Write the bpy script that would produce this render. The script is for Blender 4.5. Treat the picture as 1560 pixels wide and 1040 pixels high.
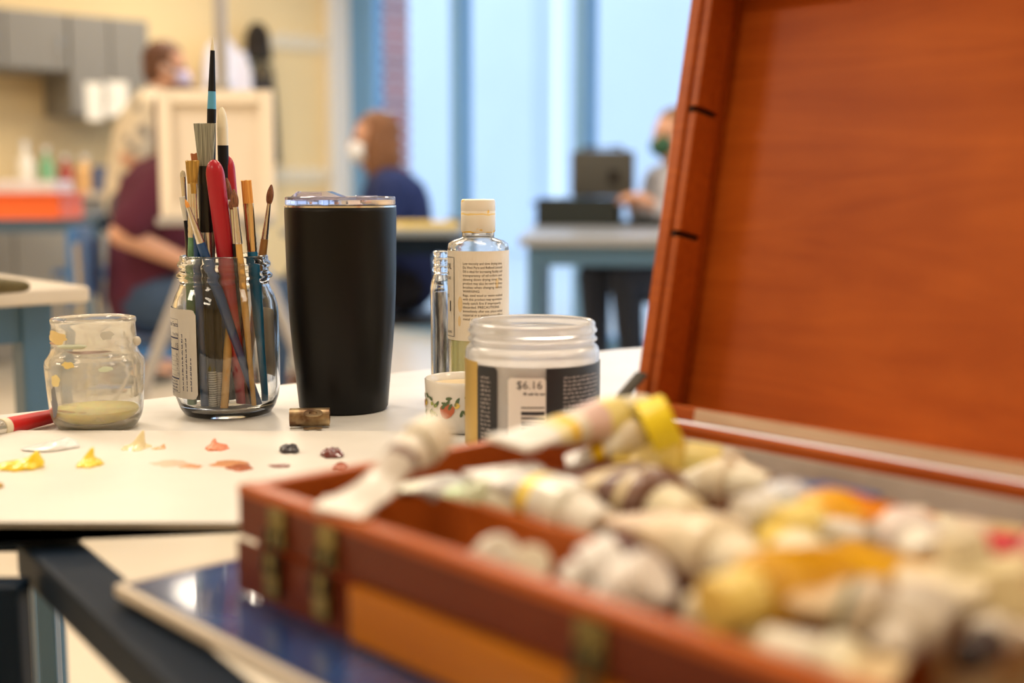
import bpy, bmesh, math, random
from mathutils import Vector, Matrix, Quaternion, noise
R = math.radians
PI = math.pi
sc = bpy.context.scene
for o in list(bpy.data.objects):
    bpy.data.objects.remove(o)
random.seed(7)

# ------------------------------------------------------------------ camera
FPX = 1900.0
PITCH = R(7.05)
CAM = Vector((0, 0, .925))
cd = bpy.data.cameras.new('camera')
cam = bpy.data.objects.new('camera', cd)
sc.collection.objects.link(cam)
cam.location = CAM
cam.rotation_euler = (PI/2 - PITCH, 0, 0)
cd.sensor_width = 36
cd.lens = 36*FPX/1560
cd.clip_start = .02
cd.clip_end = 200
cd.dof.use_dof = True
cd.dof.focus_distance = .945
cd.dof.aperture_fstop = 3.3
sc.camera = cam

# ------------------------------------------------------------------ sky, light, exposure
sc.view_settings.view_transform = 'Standard'
sc.view_settings.look = 'None'
sc.view_settings.gamma = 1
sc.view_settings.use_curve_mapping = False
sc.view_settings.exposure = 0.14
w = bpy.data.worlds.new('sky')
sc.world = w
w.use_nodes = True
bg = w.node_tree.nodes['Background']
bg.inputs[0].default_value = (.62, .80, 1.0, 1)
bg.inputs[1].default_value = 1.65
WIN_SUN = 0
# room frame: K = far corner, WD along the window wall, LD along the cabinet wall
K = Vector((-1.13, 8.6, 0))
WD = Vector((.671, -.741, 0)).normalized()
LD = Vector((-.741, -.671, 0)).normalized()
ROOM_ANG = math.atan2(WD.y, WD.x)
def RW(a, b, z=0):
    return K + WD*a + LD*b + Vector((0, 0, z))
def area(name, loc, sx, sy, power, col, rot=(0, 0, 0)):
    l = bpy.data.lights.new(name, 'AREA')
    l.shape = 'RECTANGLE'; l.size = sx; l.size_y = sy; l.energy = power; l.color = col
    o = bpy.data.objects.new(name, l); sc.collection.objects.link(o)
    o.location = loc; o.rotation_euler = rot
    return o
WARM = (1, .85, .67)
for a, b, pw in ((1.6, 1.6, 50), (1.6, 4.9, 50), (4.4, 1.8, 40), (4.4, 4.6, 40), (7.2, 2.0, 27), (6.6, 4.2, 22), (9.2, 3.4, 20), (4.0, 8.0, 46), (7.4, 8.2, 40)):
    area('ceiling_lamp', RW(a, b, 2.76), 1.2, .6, pw, WARM, (0, 0, ROOM_ANG))

# ------------------------------------------------------------------ picking real positions
def ray(px, py):
    x = (px-780)/FPX; y = (520-py)/FPX
    return Vector((x, math.cos(PITCH)+y*math.sin(PITCH), -math.sin(PITCH)+y*math.cos(PITCH)))
def P(px, py, z):
    d = ray(px, py); return CAM + d*((z-CAM.z)/d.z)
def D(px, py, Y):
    d = ray(px, py); return CAM + d*(Y/d.y)

# ------------------------------------------------------------------ materials
MC = {}
def nt(name):
    m = bpy.data.materials.new(name); m.use_nodes = True
    n = m.node_tree; b = n.nodes['Principled BSDF']
    return m, n, b
def mat(name, col, rough=.5, metal=0, trans=0, ior=1.45, spec=None, coat=0, var=0, vscale=20, bump=0, bscale=60, sss=0, alpha=1):
    if name in MC: return MC[name]
    m, n, b = nt(name)
    b.inputs['Base Color'].default_value = (*col, 1)
    b.inputs['Roughness'].default_value = rough
    b.inputs['Metallic'].default_value = metal
    b.inputs['Transmission Weight'].default_value = trans
    b.inputs['IOR'].default_value = ior
    b.inputs['Coat Weight'].default_value = coat
    b.inputs['Coat Roughness'].default_value = .08
    if spec is not None: b.inputs['Specular IOR Level'].default_value = spec
    if sss:
        b.inputs['Subsurface Weight'].default_value = sss
        b.inputs['Subsurface Scale'].default_value = .005
    tc = None
    if var or bump:
        tc = n.nodes.new('ShaderNodeTexCoord')
    if var:
        nz = n.nodes.new('ShaderNodeTexNoise'); nz.inputs['Scale'].default_value = vscale; nz.inputs['Detail'].default_value = 4
        n.links.new(tc.outputs['Object'], nz.inputs['Vector'])
        cr = n.nodes.new('ShaderNodeValToRGB')
        cr.color_ramp.elements[0].position = .3; cr.color_ramp.elements[1].position = .7
        cr.color_ramp.elements[0].color = (*[c*(1-var) for c in col], 1)
        cr.color_ramp.elements[1].color = (*[min(1, c*(1+var*.6)) for c in col], 1)
        n.links.new(nz.outputs['Fac'], cr.inputs['Fac']); n.links.new(cr.outputs['Color'], b.inputs['Base Color'])
    if bump:
        nz = n.nodes.new('ShaderNodeTexNoise'); nz.inputs['Scale'].default_value = bscale; nz.inputs['Detail'].default_value = 5
        n.links.new(tc.outputs['Object'], nz.inputs['Vector'])
        bp = n.nodes.new('ShaderNodeBump'); bp.inputs['Strength'].default_value = bump; bp.inputs['Distance'].default_value = .002
        n.links.new(nz.outputs['Fac'], bp.inputs['Height']); n.links.new(bp.outputs['Normal'], b.inputs['Normal'])
    MC[name] = m
    return m
def wood(name, c1, c2, scale=(3, 60, 60), rough=.35, coat=.3, dist=3.0):
    if name in MC: return MC[name]
    m, n, b = nt(name)
    tc = n.nodes.new('ShaderNodeTexCoord'); mp = n.nodes.new('ShaderNodeMapping')
    mp.inputs['Scale'].default_value = scale
    n.links.new(tc.outputs['Object'], mp.inputs['Vector'])
    nz = n.nodes.new('ShaderNodeTexNoise'); nz.inputs['Scale'].default_value = 1; nz.inputs['Detail'].default_value = 7
    nz.inputs['Distortion'].default_value = dist; nz.inputs['Roughness'].default_value = .6
    n.links.new(mp.outputs['Vector'], nz.inputs['Vector'])
    n2 = n.nodes.new('ShaderNodeTexNoise'); n2.inputs['Scale'].default_value = 9; n2.inputs['Detail'].default_value = 3
    n.links.new(tc.outputs['Object'], n2.inputs['Vector'])
    ad = n.nodes.new('ShaderNodeMath'); ad.operation = 'MULTIPLY_ADD'; ad.inputs[1].default_value = .55
    n.links.new(n2.outputs['Fac'], ad.inputs[0])
    ml = n.nodes.new('ShaderNodeMath'); ml.operation = 'MULTIPLY'; ml.inputs[1].default_value = .5
    n.links.new(nz.outputs['Fac'], ml.inputs[0]); n.links.new(ml.outputs[0], ad.inputs[2])
    cr = n.nodes.new('ShaderNodeValToRGB')
    cr.color_ramp.elements[0].position = .36; cr.color_ramp.elements[1].position = .68
    cr.color_ramp.elements[0].color = (*c1, 1); cr.color_ramp.elements[1].color = (*c2, 1)
    n.links.new(ad.outputs[0], cr.inputs['Fac']); n.links.new(cr.outputs['Color'], b.inputs['Base Color'])
    b.inputs['Roughness'].default_value = rough; b.inputs['Coat Weight'].default_value = coat
    b.inputs['Specular IOR Level'].default_value = .25
    b.inputs['Coat Roughness'].default_value = .25
    bp = n.nodes.new('ShaderNodeBump'); bp.inputs['Strength'].default_value = .15; bp.inputs['Distance'].default_value = .001
    n.links.new(nz.outputs['Fac'], bp.inputs['Height']); n.links.new(bp.outputs['Normal'], b.inputs['Normal'])
    MC[name] = m
    return m
_bn = [0]
def bands(stops, rough=.35, metal=0, axis=2, blotch=None, coat=0):
    """printed colour bands along a local axis: stops = [(metres, rgb), ...]"""
    _bn[0] += 1
    m, n, b = nt('printed_bands_%d' % _bn[0])
    tc = n.nodes.new('ShaderNodeTexCoord'); sp = n.nodes.new('ShaderNodeSeparateXYZ')
    n.links.new(tc.outputs['Object'], sp.inputs[0])
    lo = stops[0][0]; hi = stops[-1][0]+1e-4
    mr = n.nodes.new('ShaderNodeMapRange'); mr.inputs['From Min'].default_value = lo; mr.inputs['From Max'].default_value = hi
    nz = n.nodes.new('ShaderNodeTexNoise'); nz.inputs['Scale'].default_value = 90; nz.inputs['Detail'].default_value = 3
    n.links.new(tc.outputs['Object'], nz.inputs['Vector'])
    ma = n.nodes.new('ShaderNodeMath'); ma.operation = 'MULTIPLY_ADD'; ma.inputs[1].default_value = .004
    n.links.new(nz.outputs['Fac'], ma.inputs[0]); n.links.new(sp.outputs[axis], ma.inputs[2])
    n.links.new(ma.outputs[0], mr.inputs['Value'])
    cr = n.nodes.new('ShaderNodeValToRGB'); cr.color_ramp.interpolation = 'CONSTANT'
    e = cr.color_ramp.elements
    e[0].position = 0; e[0].color = (*stops[0][1], 1)
    e.remove(e[1])
    for s, c in stops[1:]:
        k = e.new((s-lo)/(hi-lo)); k.color = (*c, 1)
    n.links.new(mr.outputs[0], cr.inputs['Fac'])
    out = cr.outputs['Color']
    if blotch:
        n2 = n.nodes.new('ShaderNodeTexNoise'); n2.inputs['Scale'].default_value = blotch[1]; n2.inputs['Detail'].default_value = 3
        n.links.new(tc.outputs['Object'], n2.inputs['Vector'])
        c2 = n.nodes.new('ShaderNodeValToRGB'); c2.color_ramp.elements[0].position = blotch[2]; c2.color_ramp.elements[1].position = blotch[2]+.04
        n.links.new(n2.outputs['Fac'], c2.inputs['Fac'])
        mx = n.nodes.new('ShaderNodeMix'); mx.data_type = 'RGBA'
        n.links.new(c2.outputs['Color'], mx.inputs['Factor']); n.links.new(out, mx.inputs['A'])
        mx.inputs['B'].default_value = (*blotch[0], 1)
        out = mx.outputs['Result']
    n.links.new(out, b.inputs['Base Color'])
    b.inputs['Roughness'].default_value = rough; b.inputs['Metallic'].default_value = metal
    b.inputs['Coat Weight'].default_value = coat
    return m
def streaked(name, c1, c2, scale=(1900, 1900, 14), rough=.6, metal=0):
    if name in MC: return MC[name]
    m, n, b = nt(name)
    tc = n.nodes.new('ShaderNodeTexCoord'); mp = n.nodes.new('ShaderNodeMapping'); mp.inputs['Scale'].default_value = scale
    n.links.new(tc.outputs['Object'], mp.inputs['Vector'])
    nz = n.nodes.new('ShaderNodeTexNoise'); nz.inputs['Scale'].default_value = 1; nz.inputs['Detail'].default_value = 3
    n.links.new(mp.outputs['Vector'], nz.inputs['Vector'])
    cr = n.nodes.new('ShaderNodeValToRGB'); cr.color_ramp.elements[0].position = .35; cr.color_ramp.elements[1].position = .65
    cr.color_ramp.elements[0].color = (*c1, 1); cr.color_ramp.elements[1].color = (*c2, 1)
    n.links.new(nz.outputs['Fac'], cr.inputs['Fac']); n.links.new(cr.outputs['Color'], b.inputs['Base Color'])
    b.inputs['Roughness'].default_value = rough; b.inputs['Metallic'].default_value = metal
    MC[name] = m
    return m

# ------------------------------------------------------------------ objects
def link(o): sc.collection.objects.link(o); return o
def tag(o, label=None, cat=None, group=None, kind=None):
    if label: o['label'] = label
    if cat: o['category'] = cat
    if group: o['group'] = group
    if kind: o['kind'] = kind
    return o
def thing(name, label, cat, loc=(0, 0, 0), rotz=0, group=None):
    o = link(bpy.data.objects.new(name, None)); o.empty_display_size = .02
    o.location = loc; o.rotation_euler = (0, 0, rotz)
    return tag(o, label, cat, group)
def obj(name, bm, m, parent=None, smooth=None, label=None):
    me = bpy.data.meshes.new(name)
    bmesh.ops.recalc_face_normals(bm, faces=bm.faces)
    bm.to_mesh(me); bm.free()
    if m: me.materials.append(m)
    o = link(bpy.data.objects.new(name, me))
    if parent: o.parent = parent
    if smooth is not None:
        for p in me.polygons: p.use_smooth = True
        if smooth: me.set_sharp_from_angle(angle=R(smooth))
    if label: o['label'] = label
    return o
def struct(name, bm, m, smooth=None):
    o = obj(name, bm, m, None, smooth); o['kind'] = 'structure'; return o
def bx(bm, c, s, rz=0, bev=0, M=None):
    mt = Matrix.Translation(Vector(c)) @ Matrix.Rotation(rz, 4, 'Z') @ Matrix.Diagonal((*s, 1))
    if M is not None: mt = M @ mt
    r = bmesh.ops.create_cube(bm, size=1, matrix=mt)
    if bev:
        es = list({e for v in r['verts'] for e in v.link_edges})
        bmesh.ops.bevel(bm, geom=es, offset=bev, segments=2, profile=.6, affect='EDGES')
    return bm
def prism(bm, pts, z0, z1, M=None):
    lo = [bm.verts.new((x, y, z0)) for x, y in pts]; hi = [bm.verts.new((x, y, z1)) for x, y in pts]
    bm.faces.new(lo[::-1]); bm.faces.new(hi)
    for i in range(len(pts)):
        j = (i+1) % len(pts); bm.faces.new((lo[i], lo[j], hi[j], hi[i]))
    if M is not None: bmesh.ops.transform(bm, matrix=M, verts=lo+hi)
    return bm
def lathe(bm, prof, seg=64, closed=False, M=None, sq=None):
    """profile of (r, z); closed joins last to first. sq: function angle->radius factor"""
    rings = []
    allv = []
    for r, z in prof:
        if r < 1e-7:
            v = bm.verts.new((0, 0, z)); rings.append([v]*seg); allv.append(v)
        else:
            ring = []
            for i in range(seg):
                a = 2*PI*i/seg
                k = sq(a) if sq else 1
                ring.append(bm.verts.new((r*k*math.cos(a), r*k*math.sin(a), z)))
            rings.append(ring); allv += ring
    n = len(rings)
    for j in range(n if closed else n-1):
        A = rings[j]; B = rings[(j+1) % n]
        for i in range(seg):
            k = (i+1) % seg
            vs = []
            for v in (A[i], A[k], B[k], B[i]):
                if v not in vs: vs.append(v)
            if len(vs) > 2:
                try: bm.faces.new(vs)
                except ValueError: pass
    if M is not None: bmesh.ops.transform(bm, matrix=M, verts=allv)
    return bm
def tube(bm, pts, rad, seg=10, cap=True, flat=1.0):
    """sweep through points; rad a number or a list"""
    pts = [Vector(p) for p in pts]; n = len(pts)
    rs = rad if isinstance(rad, (list, tuple)) else [rad]*n
    rings = []
    up = Vector((0, 0, 1))
    t0 = (pts[1]-pts[0]).normalized()
    if abs(t0.dot(up)) > .95: up = Vector((1, 0, 0))
    for i in range(n):
        t = (pts[min(i+1, n-1)]-pts[max(i-1, 0)]).normalized()
        s = t.cross(up).normalized(); u = s.cross(t).normalized()
        rings.append([bm.verts.new(pts[i]+s*rs[i]*math.cos(2*PI*k/seg)+u*rs[i]*flat*math.sin(2*PI*k/seg)) for k in range(seg)])
    for a, b in zip(rings, rings[1:]):
        for k in range(seg):
            j = (k+1) % seg; bm.faces.new((a[k], a[j], b[j], b[k]))
    if cap:
        bm.faces.new(rings[0][::-1]); bm.faces.new(rings[-1])
    return bm
def ell(bm, c, s, sub=3, M=None):
    mt = Matrix.Translation(Vector(c)) @ Matrix.Diagonal((*s, 1))
    if M is not None: mt = M @ mt
    bmesh.ops.create_icosphere(bm, subdivisions=sub, radius=1, matrix=mt)
    return bm
NB = bmesh.new
def patch(r, a0, a1, z0, z1, seg=24, t=.00025, rc=0, rfun=None):
    """thin label curved round a cylinder (degrees from the camera side, + to the right)"""
    bm = NB()
    cols = []
    for i in range(seg+1):
        f = i/seg; a = R(a0+(a1-a0)*f)-PI/2
        arc = abs(R(a1-a0))*r
        d = min(f, 1-f)*arc
        ins = 0
        if rc and d < rc: ins = rc-math.sqrt(max(0, rc*rc-(rc-d)**2))
        row = []
        nz = 4 if rfun else 1
        for rr in (r, r+t):
            for k in range(nz+1):
                z = z0+ins+(z1-z0-2*ins)*k/nz
                q = (rfun(z)+(rr-r)) if rfun else rr
                row.append(bm.verts.new((q*math.cos(a), q*math.sin(a), z)))
        cols.append(row)
    m = len(cols[0])//2
    for A, B in zip(cols, cols[1:]):
        for k in range(m-1):
            bm.faces.new((A[k], A[k+1], B[k+1], B[k]))
            bm.faces.new((A[m+k], B[m+k], B[m+k+1], A[m+k+1]))
        bm.faces.new((A[0], B[0], B[m], A[m])); bm.faces.new((A[m-1], A[2*m-1], B[2*m-1], B[m-1]))
    for A in (cols[0], cols[-1]):
        for k in range(m-1): bm.faces.new((A[k], A[m+k], A[m+k+1], A[k+1]))
    return bm
def text_bm(bm, body, size, fn, width=None, align='LEFT'):
    """letters of Blender's own font, each vertex (u, v) moved by fn(u, v) onto the surface"""
    c = bpy.data.curves.new('letters', 'FONT'); c.body = body; c.size = size; c.resolution_u = 2; c.align_x = align
    o = bpy.data.objects.new('letters', c); sc.collection.objects.link(o)
    bpy.context.view_layer.update()
    me = bpy.data.meshes.new_from_object(o.evaluated_get(bpy.context.evaluated_depsgraph_get()))
    k = 1
    if width and me.vertices:
        mx = max(v.co.x for v in me.vertices); k = min(1.0, width/mx) if mx > 0 else 1
    for v in me.vertices: v.co = Vector(fn(v.co.x*k, v.co.y))
    bm.from_mesh(me)
    bpy.data.meshes.remove(me); bpy.data.objects.remove(o); bpy.data.curves.remove(c)
    return bm
def cyl_fn(r, a0, z0, up=False):
    def f(u, v):
        if up: u, v = -v, u
        a = R(a0)-PI/2+u/r
        return (r*math.cos(a), r*math.sin(a), z0+v)
    return f
def rule(bm, r, a0, a1, z0, z1, seg=10):
    prev = None
    for i in range(seg+1):
        a = R(a0+(a1-a0)*i/seg)-PI/2
        cur = (bm.verts.new((r*math.cos(a), r*math.sin(a), z0)), bm.verts.new((r*math.cos(a), r*math.sin(a), z1)))
        if prev: bm.faces.new((prev[0], cur[0], cur[1], prev[1]))
        prev = cur

def fine_print(bm, fn, width, h, seed=1):
    """a line of unreadably small print: a row of word-long strokes"""
    rn = random.Random(seed); u = 0
    while u < width*.96:
        L = min(width-u, rn.uniform(.0012, .0042)); k = max(1, int(L/.0007))
        for i in range(k):
            a, b = u+L*i/k, u+L*(i+.72)/k; hh = h*rn.choice((.62, .62, 1))
            bm.faces.new([bm.verts.new(fn(x, y)) for x, y in ((a, 0), (b, 0), (b, hh), (a, hh))])
        u += L+.0008
# ------------------------------------------------------------------ common materials
M_wall = mat('wall_cream_paint', (.82, .65, .37), .8, var=.04, vscale=2)
M_white = mat('white_trim_paint', (.80, .80, .80), .5)
M_ceil = mat('ceiling_white', (.8, .78, .74), .9)
M_frame = mat('blue_window_frame', (.17, .36, .62), .4)
M_glass = mat('clear_glass', (.97, .985, .985), .0, trans=1, ior=1.47)
M_steel = mat('blue_steel_tube', (.075, .17, .29), .35, coat=.2)
M_navy = mat('navy_steel_tube', (.005, .013, .028), .5, spec=.12)
M_brass = mat('brass_plate', (.30, .24, .09), .4, .85, var=.4, vscale=120)
M_ferr = mat('nickel_ferrule', (.72, .70, .66), .22, .95)
M_gold = mat('gold_ferrule', (.80, .60, .34), .2, .95)
M_black = mat('black_lacquer', (.008, .008, .009), .25)
M_ink = mat('black_print', (.03, .03, .035), .7)
M_skin = mat('skin', (.62, .33, .21), .5, sss=.1)

# ------------------------------------------------------------------ room shell
def fl_mat():
    m, n, b = nt('floor_speckled_vinyl')
    tc = n.nodes.new('ShaderNodeTexCoord')
    nz = n.nodes.new('ShaderNodeTexNoise'); nz.inputs['Scale'].default_value = 3; nz.inputs['Detail'].default_value = 6
    n.links.new(tc.outputs['Object'], nz.inputs['Vector'])
    cr = n.nodes.new('ShaderNodeValToRGB'); cr.color_ramp.elements[0].color = (.62, .53, .40, 1); cr.color_ramp.elements[1].color = (.78, .70, .56, 1)
    n.links.new(nz.outputs['Fac'], cr.inputs['Fac']); n.links.new(cr.outputs['Color'], b.inputs['Base Color'])
    b.inputs['Roughness'].default_value = .28
    return m
LA, LB, HC = 10.5, 10.5, 2.8
def rbox(bm, a0, a1, b0, b1, z0, z1):
    c = RW((a0+a1)/2, (b0+b1)/2, (z0+z1)/2)
    # local x along WD, local y along -LD (right-handed)
    return bx(bm, c, (abs(a1-a0), abs(b1-b0), z1-z0), ROOM_ANG)
struct('floor', rbox(NB(), -.2, LA+.2, -.2, LB+.2, -.1, 0), fl_mat())
struct('ceiling', rbox(NB(), -.2, LA+.2, -.2, LB+.2, HC, HC+.1), M_ceil)
struct('wall_left', rbox(NB(), -.2, 0, -.2, LB+.2, 0, HC), M_wall)
struct('wall_right', rbox(NB(), LA, LA+.2, -.2, LB+.2, 0, HC), M_wall)
struct('wall_near', rbox(NB(), 0, LA, LB, LB+.2, 0, HC), M_wall)
struct('wall_window', rbox(NB(), 0, LA, -.2, 0, 2.62, HC), M_wall)
struct('trim_1', rbox(NB(), 0, .10, -.2, .16, 0, 2.62), M_white)
struct('baseboard_left', rbox(NB(), 0, .015, .2, 10.4, 0, .1), mat('grey_base', (.25, .24, .23), .6))
# floor-to-ceiling windows: one bay per 1.09 m
M_pane = mat('window_pane_glass', (.97, .99, 1), .0, trans=1, ior=1.02)
edges = [.10, 1.20, 2.26, 3.34, 4.42, 5.5, 6.58, 7.66, 8.74, 9.82]
bmz = NB()
for i, (e0, e1) in enumerate(zip(edges, edges[1:])):
    root = link(bpy.data.objects.new('window_%d' % (i+1), None)); root['kind'] = 'structure'
    bm = NB()
    hw = .042
    left = e0-hw if i else e0
    rbox(bm, left, left+2*hw, -.07, .03, 0, 2.62)
    if i == 0: rbox(bm, e0+.0, e0+.20, -.10, .0, 0, 2.62)
    rbox(bm, e0+hw, e1-hw, -.12, .02, 0, .11)
    rbox(bm, e0+hw, e1-hw, -.12, .02, 2.55, 2.62)
    if i == len(edges)-2: rbox(bm, e1-hw, e1+hw, -.13, .03, 0, 2.62)
    fr = obj('window_frame', bm, M_frame, root)
    obj('window_pane', rbox(NB(), e0+hw, e1-hw, -.06, -.052, .11, 2.55), M_pane, root)
struct('wall_window_end', rbox(NB(), 9.885, LA, -.2, 0, 0, 2.62), M_wall)

# outside
M_ground = mat('pale_concrete_ground', (.62, .66, .70), .8)
g = NB(); bx(g, RW(5, -12.2, -.06), (60, 24, .1), ROOM_ANG)
struct('ground_outside', g, M_ground)
def brick_mat():
    m, n, b = nt('red_brick')
    tc = n.nodes.new('ShaderNodeTexCoord'); br = n.nodes.new('ShaderNodeTexBrick')
    mp = n.nodes.new('ShaderNodeMapping'); mp.inputs['Rotation'].default_value = (PI/2, 0, 0)
    n.links.new(tc.outputs['Object'], mp.inputs['Vector']); n.links.new(mp.outputs['Vector'], br.inputs['Vector'])
    br.inputs['Color1'].default_value = (.42, .09, .07, 1); br.inputs['Color2'].default_value = (.30, .08, .08, 1)
    br.inputs['Mortar'].default_value = (.75, .78, .85, 1); br.inputs['Scale'].default_value = 1.0
    br.inputs['Brick Width'].default_value = .24; br.inputs['Row Height'].default_value = .10; br.inputs['Mortar Size'].default_value = .014
    n.links.new(br.outputs['Color'], b.inputs['Base Color']); b.inputs['Roughness'].default_value = .8
    return m
def px_on(px, b):      # room a-coordinate where the sight line through px crosses the plane b = const
    d = ray(px, 285); o = K + LD*b
    # CAM + d t = o + WD a
    den = d.x*WD.y-d.y*WD.x
    t = ((o.x-CAM.x)*WD.y-(o.y-CAM.y)*WD.x)/den
    q = CAM+d*t
    return (q-o).dot(WD)
pier = NB(); bx(pier, (0, 0, 1.7), (.30, .30, 3.4))
o = obj('brick_pier', pier, brick_mat()); o.location = RW(px_on(583, -.8), -.8, 0); o.rotation_euler = (0, 0, ROOM_ANG)
tag(o, 'red brick pier with pale mortar standing outside the left window', 'pier')
M_fac = mat('pale_render_facade', (.70, .76, .88), .8, var=.04, vscale=.7)
def facade(px0, px1, b, h, label, mm=M_fac):
    a0 = px_on(px0, b); a1 = px_on(px1, b)
    t = thing('facade', label, 'building', RW((a0+a1)/2, b, 0), ROOM_ANG)
    obj('wall', bx(NB(), (0, 0, h/2), (abs(a1-a0), .4, h)), mm, t)
    obj('coping', bx(NB(), (0, 0, h+.06), (abs(a1-a0)+.1, .5, .12)), mat('lavender_coping', (.72, .72, .85), .7), t)
    return t
facade(500, 826, -7, 6.5, 'pale rendered building outside between brick pier and bright gap')
facade(868, 1700, -7, 6.5, 'pale blue rendered building outside behind the grey tool case')

# ------------------------------------------------------------------ cabinets on the left wall
def b_at(px, a=0):
    d = ray(px, 285); o = K+WD*a
    den = d.x*LD.y-d.y*LD.x
    t = ((o.x-CAM.x)*LD.y-(o.y-CAM.y)*LD.x)/den
    return (CAM+d*t-o).dot(LD)
M_cab = mat('grey_laminate', (.215, .205, .185), .5)
def wallunit(name, label, cat, b0, b1, z0, z1, dep, doors, mm, hz=None):
    t = thing(name, label, cat, RW(dep/2+.005, (b0+b1)/2, z0), ROOM_ANG)
    H = z1-z0; L = b1-b0
    obj('body', bx(NB(), (0, 0, H/2), (dep, L, H), bev=.004), mm, t)
    for i in range(doors):
        w_ = L/doors
        y = -L/2+w_*(i+.5)
        dr = obj('door', bx(NB(), (dep/2+.009, y, H/2), (.018, w_-.01, H-.02), bev=.003), mm, t)
        hh = NB(); zz = .08 if hz is None else H-.1
        tube(hh, [(dep/2+.018, y+w_*.35, zz), (dep/2+.045, y+w_*.35, zz), (dep/2+.045, y+w_*.35, zz+.1), (dep/2+.018, y+w_*.35, zz+.1)], .005, 8)
        obj('handle', hh, M_ferr, dr, 40)
    return t
b230 = b_at(232, .36); b110 = b_at(112, .36)
wallunit('wall_cabinet', 'tall grey wall cabinet beside the paper notices, lower than its neighbour', 'cabinet', b230, b110, 1.32, 1.86, .36, 2, M_cab)
wallunit('wall_cabinet', 'long grey wall cabinet at the left edge above the counter', 'cabinet', b110+.005, b110+1.05, 1.545, 1.86, .36, 3, M_cab)
wallunit('base_cabinet', 'beige grey base cabinet under the cluttered counter', 'cabinet', b230-.1, b110+1.05, 0, .859, .5, 5, mat('beige_laminate', (.36, .33, .28), .5), 1)
o = obj('countertop', bx(NB(), (0, 0, .02), (.56, b110+1.15-(b230-.15), .04), bev=.004), mat('counter_beige', (.55, .45, .33), .4))
o.location = RW(.29, (b230-.15+b110+1.15)/2, .861); o.rotation_euler = (0, 0, ROOM_ANG)
tag(o, 'beige countertop running along the kitchen wall', 'countertop')
def paper(px0, px1, py0, py1, label, aoff=.385):
    b0 = b_at(px1, aoff); b1 = b_at(px0, aoff)
    q = K+WD*aoff+LD*((b0+b1)/2)
    s = q.y/FPX
    z1 = .925+(285-py0)*s; z0 = .925+(285-py1)*s
    o = obj('paper_notice', bx(NB(), (0, 0, 0), (.002, b1-b0, z1-z0)), mat('white_paper', (.85, .80, .70), .8))
    o.location = q+Vector((0, 0, (z0+z1)/2)); o.rotation_euler = (0, 0, ROOM_ANG)
    tag(o, label, 'paper')
paper(136, 162, 130, 186, 'white paper notice taped on the grey cabinet, left of two')
paper(166, 200, 128, 180, 'white paper notice on the grey cabinet, right of two')

def bottle_bm(r, h, neck=.35):
    return lathe(NB(), [(0, 0), (r, 0), (r, h*.6), (r*neck, h*.78), (r*neck, h*.9), (0, h*.9)], 20)
def counter_item(px, a, r, h, col, name, label, cat, capcol=(.8, .8, .8)):
    q = RW(a, b_at(px, a), .902)
    t = thing(name, label, cat, q)
    obj('body', bottle_bm(r, h), mat('plastic_%s' % name+str(px), col, .4), t, 40)
    obj('cap', lathe(NB(), [(0, h*.88), (r*.42, h*.88), (r*.42, h), (0, h)], 16), mat('cap%d' % px, capcol, .4), t, 40)
counter_item(40, .3, .045, .27, (.85, .80, .70), 'squeeze_bottle', 'cream white squeeze bottle on counter behind the orange bin', 'bottle')
counter_item(72, .33, .04, .24, (.18, .42, .22), 'green_bottle', 'green bottle on the counter under the wall cabinet', 'bottle')
counter_item(101, .3, .04, .2, (.40, .06, .04), 'red_bottle', 'dark red bottle on the counter next to green bottle', 'bottle')
counter_item(130, .3, .05, .2, (.80, .50, .22), 'orange_bottle', 'tan orange jar on counter next to the dark red bottle', 'bottle')
q = RW(.36, b_at(176, .36), .902)
o = obj('storage_box', bx(NB(), (0, 0, .07), (.2, .2, .14), bev=.006), mat('blue_grey_bin', (.10, .13, .24), .5)); o.location = q
tag(o, 'dark blue storage box on counter behind the standing person', 'box')

# coats and hook rails on the left wall
def rail(px0, px1, py, label, n):
    b0 = b_at(px1, .02); b1 = b_at(px0, .02); q = RW(.012, (b0+b1)/2); s = q.y/FPX
    z = .925+(285-py)*s
    t = thing('hook_rail', label, 'hook rail', RW(.012, (b0+b1)/2, z), ROOM_ANG)
    obj('board', bx(NB(), (0, 0, 0), (.02, b1-b0, .09), bev=.003), mat('cream_board', (.84, .76, .60), .6), t)
    for i in range(n):
        y = -(b1-b0)/2+(b1-b0)*(i+.5)/n
        h = NB(); tube(h, [(.01, y, .02), (.06, y, .02), (.085, y, .05)], [.010, .009, .012], 8)
        obj('hook', h, mat('white_hook', (.9, .88, .82), .4), t, 50)
rail(418, 503, 72, 'cream coat rail with white hooks, upper of two on wall', 4)
rail(418, 503, 268, 'cream coat rail with white hooks, lower of two on wall', 5)
def wall_pt(px, py, a):
    b = b_at(px, a); q = RW(a, b); return RW(a, b, .925+(285-py)*q.y/FPX)
q = wall_pt(405, 150, .13)
t = thing('coat', 'dark coat hanging from wall peg below black knit hat', 'coat', q, ROOM_ANG)
bm = NB(); lathe(bm, [(0, .16), (.06, .155), (.13, .08), (.15, -.1), (.17, -.35), (.18, -.42), (.0, -.40)], 24, sq=lambda a: 1+.12*math.sin(5*a))
for v in bm.verts: v.co.x *= .55; v.co.y *= .55
obj('coat_body', bm, mat('navy_black_cloth', (.018, .018, .028), .9), t, 60)
bm = NB(); tube(bm, [(.03, -.06, .06), (.06, -.075, -.1), (.07, -.07, -.36)], [.035, .033, .03], 12)
obj('sleeve', bm, mat('navy_black_cloth', (0, 0, 0)), t, 60)
bm = NB(); ell(bm, (.0, .0, .12), (.065, .07, .10))
obj('hood', bm, mat('olive_cloth', (.10, .08, .05), .9), t, 60)
q = wall_pt(398, 70, .1)
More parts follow.
